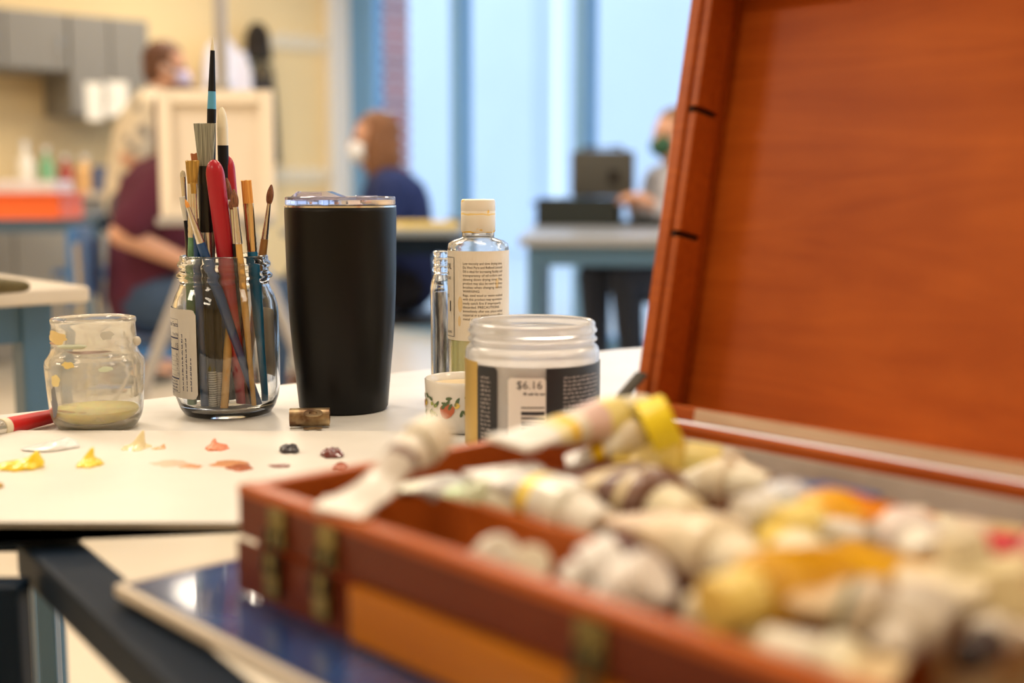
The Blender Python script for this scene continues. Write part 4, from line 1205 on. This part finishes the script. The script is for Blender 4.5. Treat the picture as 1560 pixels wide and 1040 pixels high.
# ------------------------------------------------------------------ oil bottle
OB = D(729, 500, .967); OB.z = TT+.0004
t = thing('oil_bottle', 'linseed oil bottle with cream label, yellow stained white cap', 'bottle', OB)
r = .0236
out = [(0, .001), (.021, .001), (.0228, .0), (r, .002), (r, .128), (.0230, .1315), (.0195, .1340), (.0135, .1358), (.0125, .1365), (.0125, .1400), (.0115, .1400)]
inn = [(.0110, .1365), (.0185, .1325), (.0222, .1290), (.0222, .003), (0, .0025)]
obj('bottle_body', lathe(NB(), out+inn, 80), mat('clear_plastic', (.96, .95, .92), .05, trans=.95, ior=1.4), t, 50)
obj('oil', lathe(NB(), [(0, .003), (.0219, .0034), (.0219, .072), (0, .072)], 64), mat('linseed_oil', (.98, .84, .28), .0, trans=.45, ior=1.35), t, 50, 'pale yellow oil')
cap = obj('cap', lathe(NB(), [(0, .1655), (.0120, .1655), (.0130, .1647), (.0133, .1625), (.0133, .1570), (.0131, .1565), (.0133, .1560), (.0133, .1410), (.0126, .1400), (0, .1400)], 64),
          bands([(0, (.90, .56, .04)), (.1425, (.84, .79, .68)), (.1552, (.86, .66, .26)), (.1566, (.84, .79, .69))], .35, blotch=((.88, .56, .05), 90, .63)), t, 40, 'white flip cap stained yellow')
M_clab = mat('cream_label', (.82, .76, .66), .45, var=.06, vscale=40)
lb = obj('label', patch(r+.0001, -176, 176, .058, .1265, 90, .0002), M_clab, t)
rr = r+.0005
tx = NB()
lines = ['Low viscosity and slow drying time.', 'Da Vinci Pure and Refined Linseed', 'Oil is ideal for increasing fluidity and', 'transparency of oil colors and', 'slowing down drying time. This', 'product may also be used to clean', 'brushes when changing colors.',
         'WARNING:', 'Rags, steel wool or waste soaked', 'with this product may spontane-', 'ously catch fire if improperly', 'discarded. PRECAUTIONS:', 'Immediately after use, place soiled', 'material in a sealed water filled', 'metal container.']
for i, s in enumerate(lines):
    text_bm(tx, s, .0027, cyl_fn(rr, -28, .1163-.00302*i), .0330 if len(s) > 25 else None)
obj('warning_print', tx, mat('brown_print', (.10, .07, .05), .7), lb)
tx = NB()
text_bm(tx, 'LINSEED OIL', .0062, cyl_fn(rr, -125, .1125), .0285); text_bm(tx, 'FOR ARTISTS', .0030, cyl_fn(rr, -108, .1080), .022)
text_bm(tx, 'OIL COLORS', .0030, cyl_fn(rr, -94, .1045), .0145); text_bm(tx, 'DA VINCI', .0036, cyl_fn(rr, -104, .0905), .019); text_bm(tx, 'OIL COLORS', .0026, cyl_fn(rr, -88, .0632), .013)
for a in (-50.5, -48.2): rule(tx, rr, a, a+.7, .0605, .1215, 1)
rule(tx, rr, -130, -50, .1213, .1217); rule(tx, rr, -130, -50, .0605, .0609)
rule(tx, rr, -60, -64, .0800, .0880, 4)
obj('brand_panel_print', tx, M_ink, lb)
tx = NB()
for (a, z, s_) in ((-34, .086, .006), (-36, .073, .004), (10, .070, .005), (38, .102, .004)):
    n_ = 18; vs = [tx.verts.new(Vector(cyl_fn(rr-.0001, a, z)(s_*.35*math.cos(2*PI*i/n_)*(1+.4*noise.noise(Vector((i*1.0, a, 0)))), s_*math.sin(2*PI*i/n_)*(1+.4*noise.noise(Vector((i*1.0, a, 3)))))) ) for i in range(n_)]
    tx.faces.new(vs)
obj('oil_stain', tx, mat('oil_stain', (.80, .62, .36), .4), lb)

# ------------------------------------------------------------------ little vial
VB = D(674, 500, 1.005); VB.z = TT+.0004
t = thing('glass_vial', 'slim open glass vial standing behind the oil bottle', 'vial', VB)
out = [(0, 0), (.0078, 0), (.0092, .0015), (.0095, .004), (.0095, .094), (.0088, .099), (.0070, .104), (.0066, .106), (.0078, .108), (.0080, .1095), (.0070, .111), (.0066, .1125), (.0076, .1140), (.0077, .1155), (.0066, .117), (.0064, .1195), (.0070, .1205), (.0072, .1230), (.0064, .1238)]
inn = [(.0052, .1232), (.0050, .105), (.0076, .096), (.0082, .092), (.0082, .006), (0, .003)]
obj('vial_glass', lathe(NB(), out+inn, 48), M_glass, t, 50)
bm = NB(); tube(bm, [(-.001, .001, .0066), (.0006, 0, .05), (-.001, 0, .091)], [.0058, .0060, .0052], 16); obj('residue', bm, streaked('silver_residue', (.15, .17, .24), (.75, .80, .90), (300, 300, 60), .25, .7), t, 50, 'streaky silver grey residue')

# ------------------------------------------------------------------ small cup
CU = D(710, 600, .900); CU.z = TT+.0004
t = thing('small_cup', 'small white cup with leaf and fruit decoration behind the open jar', 'cup', CU)
obj('cup_body', lathe(NB(), [(0, .0012), (.0255, .0012), (.0262, 0), (.0275, .0006), (.0290, .004), (.0297, .012), (.0300, .030), (.0302, .0362), (.0296, .0370), (.0288, .0364), (.0284, .030), (.0280, .008), (.025, .004), (0, .004)], 80), mat('glazed_white', (.82, .79, .74), .15, coat=.3), t, 50)
obj('contents', lathe(NB(), [(0, .0052), (.0272, .0052), (.0282, .0315), (0, .0315)], 48), mat('tan_medium', (.78, .62, .38), .35, bump=.5, bscale=90), t, 50, 'dried tan paint medium')
dec = NB(); dec2 = NB(); dec3 = NB()
def leaf(bm, a, z, L_, W__, ang):
    n_ = 14; vs = []
    for i in range(n_):
        th = 2*PI*i/n_; u = L_*math.cos(th); v = W__*math.sin(th)*(1-.3*math.cos(th)); ca, sa = math.cos(R(ang)), math.sin(R(ang))
        vs.append(bm.verts.new(Vector(cyl_fn(.0301+.0003, a, z)(u*ca-v*sa, u*sa+v*ca))))
    bm.faces.new(vs)
rnd = random.Random(4)
for k in range(13):
    a = -80+k*12
    for j in range(3):
        leaf(dec, a+rnd.uniform(-4, 4), .019+rnd.uniform(-.007, .010), .0026, .0011, rnd.uniform(0, 180))
for a0 in (-62, 20, 95):
    for j in range(9): leaf(dec3, a0+12+rnd.uniform(-7, 7), .0180+rnd.uniform(-.005, .003), .0016, .0014, 0)
for a, z, s_ in ((-83, .019, .0048), (-24, .0170, .0060), (50, .018, .005)): leaf(dec2, a, z, s_, s_*.85, 20)
for a, z in ((-69, .0205), (-10, .021), (60, .021)):
    dec4 = NB(); leaf(dec4, a, z, .0020, .0022, 0); obj('lemon_motif', dec4, mat('lemon_yellow', (.85, .60, .12), .3), t)
obj('leaf_motif', dec, mat('leaf_green', (.10, .16, .07), .3), t); obj('fruit_motif', dec2, mat('fruit_red', (.55, .14, .06), .3), t)
obj('berry_motif', dec3, mat('berry_green', (.35, .42, .10), .3), t)

# ------------------------------------------------------------------ open white jar
WJ = D(811, 600, .83); WJ.z = TT+.0004
t = thing('open_plastic_jar', 'wide open translucent jar with black and white labels, lid off', 'jar', WJ)
M_wp = mat('frosted_plastic', (.93, .93, .94), .16, trans=.70, ior=1.4)
out = [(0, .001), (.041, .001), (.0440, .003), (.0450, .006), (.0450, .0655), (.0444, .0685), (.0428, .0705), (.0415, .0712), (.0415, .0730), (.0432, .0738), (.0434, .0750), (.0418, .0765), (.0416, .0785), (.0432, .0795), (.0432, .0810), (.0420, .0822), (.0420, .0852), (.0408, .0862)]
inn = [(.0396, .0855), (.0394, .0710), (.0424, .0665), (.0432, .063), (.0432, .007), (.040, .004), (0, .004)]
obj('jar_body', lathe(NB(), out+inn, 96), M_wp, t, 50)
obj('white_contents', lathe(NB(), [(0, .005), (.0425, .006), (.0428, .060), (0, .060)], 64), mat('white_gesso', (.84, .82, .79), .4), t, 50)
obj('gold_strip', patch(.0453, -92, -53, .004, .0620, 16, .0002), mat('gold_print', (.62, .42, .12), .35, .4), t)
bl = obj('black_label', patch(.0453, -53, -31, .004, .0600, 16, .0002, .003), mat('black_label', (.018, .02, .026), .4), t)
wl = obj('white_label', patch(.0453, -21, 10, .004, .0540, 16, .0002, .002), mat('white_label', (.83, .80, .78), .5), t)
br_ = obj('black_label', patch(.0453, 10.2, 96, .004, .0600, 30, .0002), mat('black_label', (0, 0, 0)), t)
rj = .0457
tx = NB()
text_bm(tx, '$6.16', .0075, cyl_fn(rj, -14, .0470), .021); fine_print(tx, cyl_fn(rj, -8, .0430), .014, .0018, 80)
for i, (z, h) in enumerate(((.030, .0024), (.0275, .0012), (.0255, .0006), (.0235, .0016), (.0205, .0022), (.018, .0008), (.0155, .0016), (.013, .0010), (.0345, .0008))):
    rule(tx, rj, -10, 9, z, z+h)
obj('barcode_print', tx, M_ink, wl)
tx = NB()
for i in range(9): fine_print(tx, cyl_fn(rj, 25, .0530-.0026*i), .034, .0014, 10+i)
for i in range(8): fine_print(tx, cyl_fn(rj, 25, .0270-.0026*i), .034, .0014, 30+i)
rule(tx, rj, 22, 78, .0292, .0296)
obj('label_print', tx, mat('grey_print', (.42, .38, .38), .6), br_)
tx = NB()
for i in range(16): fine_print(tx, cyl_fn(rj, -48, .0520-.0028*i), .0085, .0015, 50+i)
obj('label_print', tx, mat('grey_print', (0, 0, 0)), bl)

# ================================================================== PAINT BOX
LX, LY, HB = .44, .254, .0463
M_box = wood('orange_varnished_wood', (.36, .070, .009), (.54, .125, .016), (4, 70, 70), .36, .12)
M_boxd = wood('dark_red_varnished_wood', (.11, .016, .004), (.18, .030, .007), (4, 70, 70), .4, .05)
M_drw = wood('amber_drawer_wood', (.46, .13, .003), (.60, .20, .006), (4, 60, 60), .38, .2)
M_lidp = wood('lid_plywood', (.42, .078, .006), (.64, .150, .016), (3, 9, 30), .45, .05, 2.2)
M_litrim = wood('lit_rim_wood', (.62, .44, .30), (.80, .66, .52), (6, 70, 70), .4, .1)  # paler copy of the box wood, light on the lid rim put into colour
pb = thing('paint_box', 'open orange wooden paint box with lid up, full of paint tubes', 'paint box', (A0.x, A0.y, TT+.0012), R(BA))
TK = .008
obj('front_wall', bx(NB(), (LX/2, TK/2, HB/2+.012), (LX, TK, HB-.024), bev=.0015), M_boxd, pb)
for v_ in ():
    pass
obj('front_rail', bx(NB(), (LX/2, TK/2, HB-.002), (LX, TK+.0006, .005), bev=.0015), M_box, pb)
obj('left_wall', bx(NB(), (TK/2, LY/2, HB/2), (TK, LY-2*TK-.001, HB), bev=.0015), M_box, pb)
obj('right_wall', bx(NB(), (LX-TK/2, LY/2, HB/2), (TK, LY-2*TK-.001, HB), bev=.0015), M_box, pb)
obj('back_wall', bx(NB(), (LX/2, LY-TK/2, HB/2), (LX, TK, HB), bev=.0015), M_box, pb)
obj('metal_liner', bx(NB(), (LX/2, LY-TK-.0006, HB/2-.001), (LX-2*TK-.001, .0010, HB-.010)), mat('grey_metal_liner', (.72, .69, .66), .5, .0, var=.15, vscale=40), pb, label='grey metal lining on back wall')
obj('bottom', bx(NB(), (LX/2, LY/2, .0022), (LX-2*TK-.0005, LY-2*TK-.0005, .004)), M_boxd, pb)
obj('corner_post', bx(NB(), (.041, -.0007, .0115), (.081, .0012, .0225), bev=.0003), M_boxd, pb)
dw = obj('drawer_front', bx(NB(), (.0840+(LX-.084)/2, TK/2-.0025, .0115), (LX-.086, TK, .0225), bev=.0015), M_drw, pb)
obj('divider', bx(NB(), (.008+.155/2, .064, .0235), (.155, .006, .038), bev=.001), M_box, pb)
obj('divider', bx(NB(), (.165, LY/2+.028, .0185), (.006, LY-.095, .028), bev=.001), M_box, pb)
obj('divider', bx(NB(), (.30, .11, .0205), (.25, .006, .034), bev=.001), M_box, pb)
def latch(x, lab):
    l = obj('latch', bx(NB(), (x, -.0012, .034), (.012, .0022, .016), bev=.0006), M_brass, pb)
    l['label'] = lab
    bm = NB(); bx(bm, (x, -.0044, .0145), (.010, .0022, .018), bev=.0006); obj('hasp', bm, M_brass, l)
    bm = NB(); tube(bm, [(x-.004, -.0036, .034), (x-.004, -.0062, .016), (x+.004, -.0062, .016), (x+.004, -.0036, .034)], .0010, 8); obj('wire_loop', bm, mat('dark_wire', (.05, .06, .06), .3, .8), l)
    bm = NB()
    for dz in (.038, .030): ell(bm, (x, -.0026, dz), (.0016, .0008, .0016), 2)
    obj('rivets', bm, M_brass, l)
latch(.0335, 'brass latch nearest the box corner'); latch(.0700, 'brass latch second from the box corner'); latch(.213, 'brass latch in the middle of the front')

# lid, hinged on the back wall, leaning back
LIDA = R(11.0)
ML = Matrix.Translation((0, LY, HB+.0008)) @ Matrix.Rotation(-LIDA, 4, 'X')   # local: x along, z up the lid, y depth away from viewer
LH, LT = .254, .040
def lidbox(c, s, bev=.0012):
    bm = NB(); bx(bm, c, s, 0, bev); bmesh.ops.transform(bm, matrix=ML, verts=bm.verts); return bm
lid = obj('lid', lidbox((LX/2, LT-.003, LH/2), (LX-.002, .005, LH-.002)), M_lidp, pb, label='raised lid with plywood panel')
obj('lid_side', lidbox((TK/2, LT/2, LH/2), (TK, LT, LH)), M_box, lid)
obj('lid_side', lidbox((LX-TK/2, LT/2, LH/2), (TK, LT, LH)), M_box, lid)
obj('lid_top', lidbox((LX/2, LT/2, LH-TK/2), (LX-2*TK, LT, TK)), M_box, lid)
obj('lid_bottom_rail', lidbox((LX/2, LT/2, TK/2), (LX-2*TK, LT, TK)), M_box, lid)
obj('lit_rim_strip', lidbox((.045+.13, -.0006, TK/2), (.26, .0012, TK-.001), .0003), M_litrim, lid, label='pale strip with the light on the rim painted in')  # pale colour paints in the light caught by the bottom rim
bm = NB()
segs = [(0, .1015), (.105, .1725), (.176, LH-TK)]
for z0, z1 in segs: bx(bm, (TK+.003, .012, (z0+z1)/2+.004*(z0 == 0)), (.006, .020, z1-z0-.008*(z0 == 0)), 0, .0008)
bmesh.ops.transform(bm, matrix=ML, verts=bm.verts)
obj('slotted_strip', bm, M_box, lid, label='strip with two notches for holding panels')
for z in (.1032, .1742):
    bm = NB(); bx(bm, (TK+.0015, .012, z), (.003, .020, .0034))
    bmesh.ops.transform(bm, matrix=ML, verts=bm.verts); obj('notch', bm, mat('notch_dark', (.035, .010, .006), .7), lid)
# stay: dark metal strip at the hinge corner
bm = NB(); tube(bm, [(.006, LY-.045, HB+.004), (.009, LY-.02, HB+.012), (.010, LY-.004, HB+.024)], [.0035, .0048, .0048], 12, flat=.35)
obj('lid_stay', bm, mat('dark_bronze', (.035, .025, .012), .6, .2), pb, 50, 'dark metal stay at the hinge corner')
for x in (.06, .36):
    obj('hinge', bx(NB(), (x, LY+.0008, HB-.010), (.03, .0012, .018), bev=.0003), M_brass, pb)

# ------------------------------------------------------------------ paint tubes
BOXM = Matrix.Translation((A0.x, A0.y, TT+.0012)) @ Matrix.Rotation(R(BA), 4, 'Z')
def ptube(label, E, C, r, stops, capcol, body=None, roll=0, squeeze=0, capr=.72, capl=.016, metal=0, seed=1, ridged=True, blotch=None, group=None):
    """E: crimped end, C: end of cap. stops: colour bands measured from the crimp"""
    E = Vector(E); C = Vector(C); L = (C-E).length; d = (C-E).normalized()
    t = link(bpy.data.objects.new('paint_tube', None)); t.location = E
    up = Vector((0, 0, 1)); x = up.cross(d)
    x = x.normalized() if x.length > 1e-3 else Vector((1, 0, 0))
    x = Quaternion(d, roll) @ x
    y = d.cross(x)
    t.rotation_euler = Matrix((x, y, d)).transposed().to_euler()
    tag(t, label, 'paint tube', 'paint tubes heaped in the wooden box')
    LB_ = L-capl-.004
    bm = NB(); seg = 28; N = 22; rings = []
    rnd = random.Random(seed); off = Vector((rnd.random()*50, rnd.random()*50, 0))
    for i in range(N+1):
        f = i/N; z = LB_*f
        k = min(1, (f/.85))**.75
        a = r*(PI/2*.97)*(1-k)+r*k; b = .0011*(1-k)+r*k*(1-squeeze*math.sin(PI*f))
        bend = squeeze*r*.6*math.sin(f*5+seed)
        rg_ = []
        for s in range(seg):
            th = 2*PI*s/seg
            n_ = 1+(.16*noise.noise(Vector((math.cos(th)*1.2, math.sin(th)*1.2, z*45))+off))*math.sin(PI*min(1, f*1.05))
            rg_.append(bm.verts.new((a*math.cos(th)*n_, b*math.sin(th)*n_+bend*math.sin(PI*f), z)))
        rings.append(rg_)
    for rr_, zz in ((r*.97, LB_+.0012), (r*.55, LB_+.0038), (r*.42, LB_+.0048)):
        rings.append([bm.verts.new((rr_*math.cos(2*PI*s/seg), rr_*math.sin(2*PI*s/seg), zz)) for s in range(seg)])
    for a_, b_ in zip(rings, rings[1:]):
        for s in range(seg):
            j = (s+1) % seg; bm.faces.new((a_[s], a_[j], b_[j], b_[s]))
    bm.faces.new(rings[0][::-1]); bm.faces.new(rings[-1])
    obj('tube_body', bm, bands([(s*LB_, c) for s, c in stops]+[(LB_+.006, stops[-1][1])], .34, metal, blotch=blotch, coat=.15), t, 50)
    cw = r*PI/2*.97
    obj('crimp', bx(NB(), (0, 0, -.0015), (cw*2.02, .0030, .0085), bev=.0006), mat('crimp_%s' % str(stops[0][1]), tuple(min(1, c*1.02) for c in stops[0][1]), .35, .15), t)
    cr_ = r*capr; z0 = LB_+.0042
    obj('cap', lathe(NB(), [(0, z0), (cr_*1.02, z0), (cr_*1.02, z0+capl*.12), (cr_, z0+capl*.16), (cr_*.94, z0+capl*.93), (cr_*.85, z0+capl), (0, z0+capl)], 36, sq=(lambda a: 1+.025*math.cos(18*a)) if ridged else None),
        mat('tube_cap_%s' % str(capcol), capcol, .35), t, 40)
    return t
ZT = TT+HB
Cr = (.82, .76, .62); Wh = (.82, .80, .76); Si = (.50, .48, .46); Ye = (.90, .58, .01); Br = (.10, .035, .028); Pk = (.78, .56, .50); Oc = (.68, .36, .01)
def tb(px, py, dz=0, z=None): return P(px, py, (ZT+dz) if z is None else z)
GR = None
ptube('silver grey tube leaning over the front corner wall, cream cap up', tb(528, 772, .004), tb(668, 655, .026), .0086, [(0, (.74, .70, .64)), (.55, (.60, .54, .48)), (.80, (.17, .08, .06)), (.9, (.80, .74, .64))], (.86, .80, .66), squeeze=.45, seed=3, capr=1.12, capl=.013)
ptube('pink and cream tube with flared white crimped end, highest in the heap', tb(786, 672, .016), tb(985, 624, .022), .0105, [(0, Wh), (.30, (.84, .74, .40)), (.42, Ye), (.5, Cr), (.62, Pk), (.85, (.88, .76, .30))], (.86, .80, .55), seed=4, capr=.8)
ptube('cream tube with round yellow cap beside the hinge corner', tb(880, 700, .002), tb(1026, 642, .020), .0085, [(0, Wh), (.28, Ye), (.5, Cr), (.8, (.78, .68, .52))], (.92, .72, .02), seed=5, capr=1.75, capl=.014, ridged=False)
ptube('yellow ridged tube lying just right of the round yellow cap', tb(960, 692, .004), tb(1098, 706, .002), .0120, [(0, (.80, .60, .12)), (.2, (.88, .72, .30)), (.8, (.82, .62, .15))], (.86, .72, .28), seed=6)
ptube('greenish silver tube lying against the left wall of the box', tb(650, 738, -.004), tb(800, 778, -.004), .0120, [(0, (.80, .80, .66)), (.3, Si), (.62, (.48, .60, .36)), (.85, (.66, .72, .52))], (.80, .80, .66), seed=7, squeeze=.3, metal=.2)
ptube('silver tube with narrow yellow band behind the short divider', tb(770, 720, .006), tb(918, 806, -.002), .0120, [(0, Wh), (.36, Si), (.60, (.92, .68, .06)), (.74, (.82, .80, .72))], (.84, .80, .72), seed=8, metal=.15)
ptube('large mauve brown tube with cream lettering patch in the middle', tb(915, 720, .004), tb(1050, 800, -.004), .0160, [(0, Br), (.10, (.15, .06, .05)), (.35, (.62, .50, .30)), (.55, (.14, .06, .045)), (.78, (.68, .56, .34)), (.92, (.2, .1, .07))], (.82, .74, .52), seed=9, blotch=((.14, .06, .05), 60, .60))
ptube('cream tube with small green mark right of the mauve tube', tb(1040, 728, -.002), tb(1170, 748, -.002), .0120, [(0, Cr), (.18, (.10, .26, .18)), (.32, Cr), (.7, (.84, .74, .55))], (.84, .78, .62), seed=10)
ptube('pale tube lying near the metal lined back wall', tb(1060, 700, -.008), tb(1152, 738, -.012), .0120, [(0, Cr), (.5, (.80, .72, .58))], (.80, .72, .56), seed=11)
ptube('blue tube, the only blue one, between cream and orange tubes', tb(1284, 750, .008), tb(1130, 782, .009), .0095, [(0, (.004, .11, .40)), (.6, (.03, .20, .52)), (.82, (.70, .74, .82))], (.78, .76, .72), seed=12)
ptube('orange tube lying below the blue one with rust red end', tb(1345, 774, .006), tb(1190, 806, .006), .0115, [(0, (.42, .08, .008)), (.28, (.85, .28, .008)), (.75, (.90, .45, .02))], (.90, .72, .22), seed=13)
ptube('yellow banded cream tube in the centre right of the heap', tb(1150, 800, -.004), tb(1236, 868, -.002), .0115, [(0, (.84, .66, .25)), (.3, (.90, .78, .42)), (.6, (.88, .66, .14))], (.88, .82, .60), seed=14, capr=.9)
ptube('short white tube with orange end right of the yellow banded tube', tb(1390, 784, -.006), tb(1262, 826, .002), .0120, [(0, (.88, .36, .03)), (.3, (.88, .84, .74)), (.8, (.9, .86, .78))], (.88, .84, .76), seed=15)
ptube('white tube with mauve stripe pointing down right', tb(1345, 780, .002), tb(1420, 856, .002), .0115, [(0, Cr), (.3, (.52, .33, .34)), (.5, Wh), (.8, (.78, .70, .66))], (.84, .80, .70), seed=16)
ptube('olive cream tube next to the large pale carton', tb(1490, 800, -.004), tb(1400, 850, .0), .0110, [(0, (.74, .62, .34)), (.4, Cr), (.8, (.84, .80, .62))], (.84, .80, .66), seed=17)
ptube('wide beige tube lying across the middle of the box', tb(1000, 790, .002), tb(1150, 872, .0), .0135, [(0, (.66, .50, .34)), (.35, (.78, .62, .42)), (.7, (.82, .70, .50))], (.84, .76, .58), seed=18)
ptube('white capped tube standing up in the front compartment by the divider', tb(700, 872, -.030), tb(762, 842, .0), .0064, [(0, Wh), (.5, Cr)], (.86, .82, .74), seed=19, capr=1.15, capl=.012)
ptube('cream capped tube right of the first one in front compartment', tb(770, 905, -.030), tb(812, 856, -.001), .0060, [(0, Wh), (.5, Cr)], (.84, .76, .60), seed=20, capr=1.15, capl=.012)
ptube('silver tube with bright white cap leaning on the front wall', tb(850, 905, -.008), tb(948, 842, .006), .0076, [(0, Wh), (.4, Si), (.8, Wh)], (.88, .86, .84), seed=21, capr=1.2, capl=.013, metal=.2)
ptube('tube with broad white cap touching the bright white capped tube', tb(905, 930, -.012), tb(1000, 876, .004), .0082, [(0, Si), (.5, Wh)], (.88, .84, .80), seed=22, capr=1.25, capl=.013)
ptube('large ochre yellow tube in front of the beige tube', tb(1352, 850, .006), tb(1085, 925, .004), .0130, [(0, (.55, .30, .02)), (.18, (.78, .42, .005)), (.5, (.62, .30, .004)), (.85, (.70, .36, .006))], (.84, .62, .16), seed=23)
ptube('pale yellow tube at the front wall with a light cap', tb(1180, 985, -.010), tb(1040, 925, .0), .0080, [(0, (.84, .68, .26)), (.5, (.86, .74, .38))], (.86, .80, .64), seed=24)
ptube('tan tube with dark green block lying at the right', tb(1250, 905, .006), tb(1435, 968, .0), .0105, [(0, (.74, .56, .34)), (.35, (.64, .50, .32)), (.62, (.10, .15, .11)), (.76, (.60, .50, .38))], (.64, .56, .46), seed=25)
ptube('cream tube at the bottom edge with a white tip', tb(1330, 1030, -.004), tb(1165, 985, -.002), .0090, [(0, (.80, .62, .36)), (.5, (.86, .76, .48)), (.8, (.88, .82, .62))], (.86, .80, .66), seed=26)
ptube('grey tube with black cap at the lower right', tb(1530, 960, .0), tb(1473, 1002, .0), .0070, [(0, Cr), (.4, (.62, .54, .44))], (.05, .04, .04), seed=27)
ptube('pale grey tube between the carton and the tan tube', tb(1430, 890, .008), tb(1350, 1000, -.004), .0090, [(0, (.78, .68, .50)), (.5, (.60, .54, .46))], (.66, .58, .48), seed=28)
ptube('red ended tube behind the large pale carton', tb(1620, 858, -.004), tb(1480, 838, -.004), .0110, [(0, (.60, .03, .04)), (.5, (.68, .05, .06)), (.85, (.74, .30, .25))], (.60, .04, .05), seed=29)
# carton / squeeze bottle at right
c_ = tb(1535, 975, -.010)
t = thing('pale_carton', 'large pale yellow squeeze carton standing in the box at right', 'carton', (c_.x, c_.y, TT+.014), R(BA+18))
bm = NB(); bx(bm, (0, 0, .024), (.036, .022, .044), bev=.004)
bmesh.ops.transform(bm, matrix=Matrix.Rotation(R(-16), 4, 'Y'), verts=bm.verts)
obj('carton_body', bm, mat('pale_yellow_card', (.82, .70, .42), .5), t, 40)
bm = NB(); lathe(bm, [(0, .0462), (.008, .0462), (.0075, .056), (0, .056)], 24)
bmesh.ops.transform(bm, matrix=Matrix.Rotation(R(-16), 4, 'Y'), verts=bm.verts)
obj('cap', bm, mat('cream_cap', (.80, .72, .52), .4), t, 40)
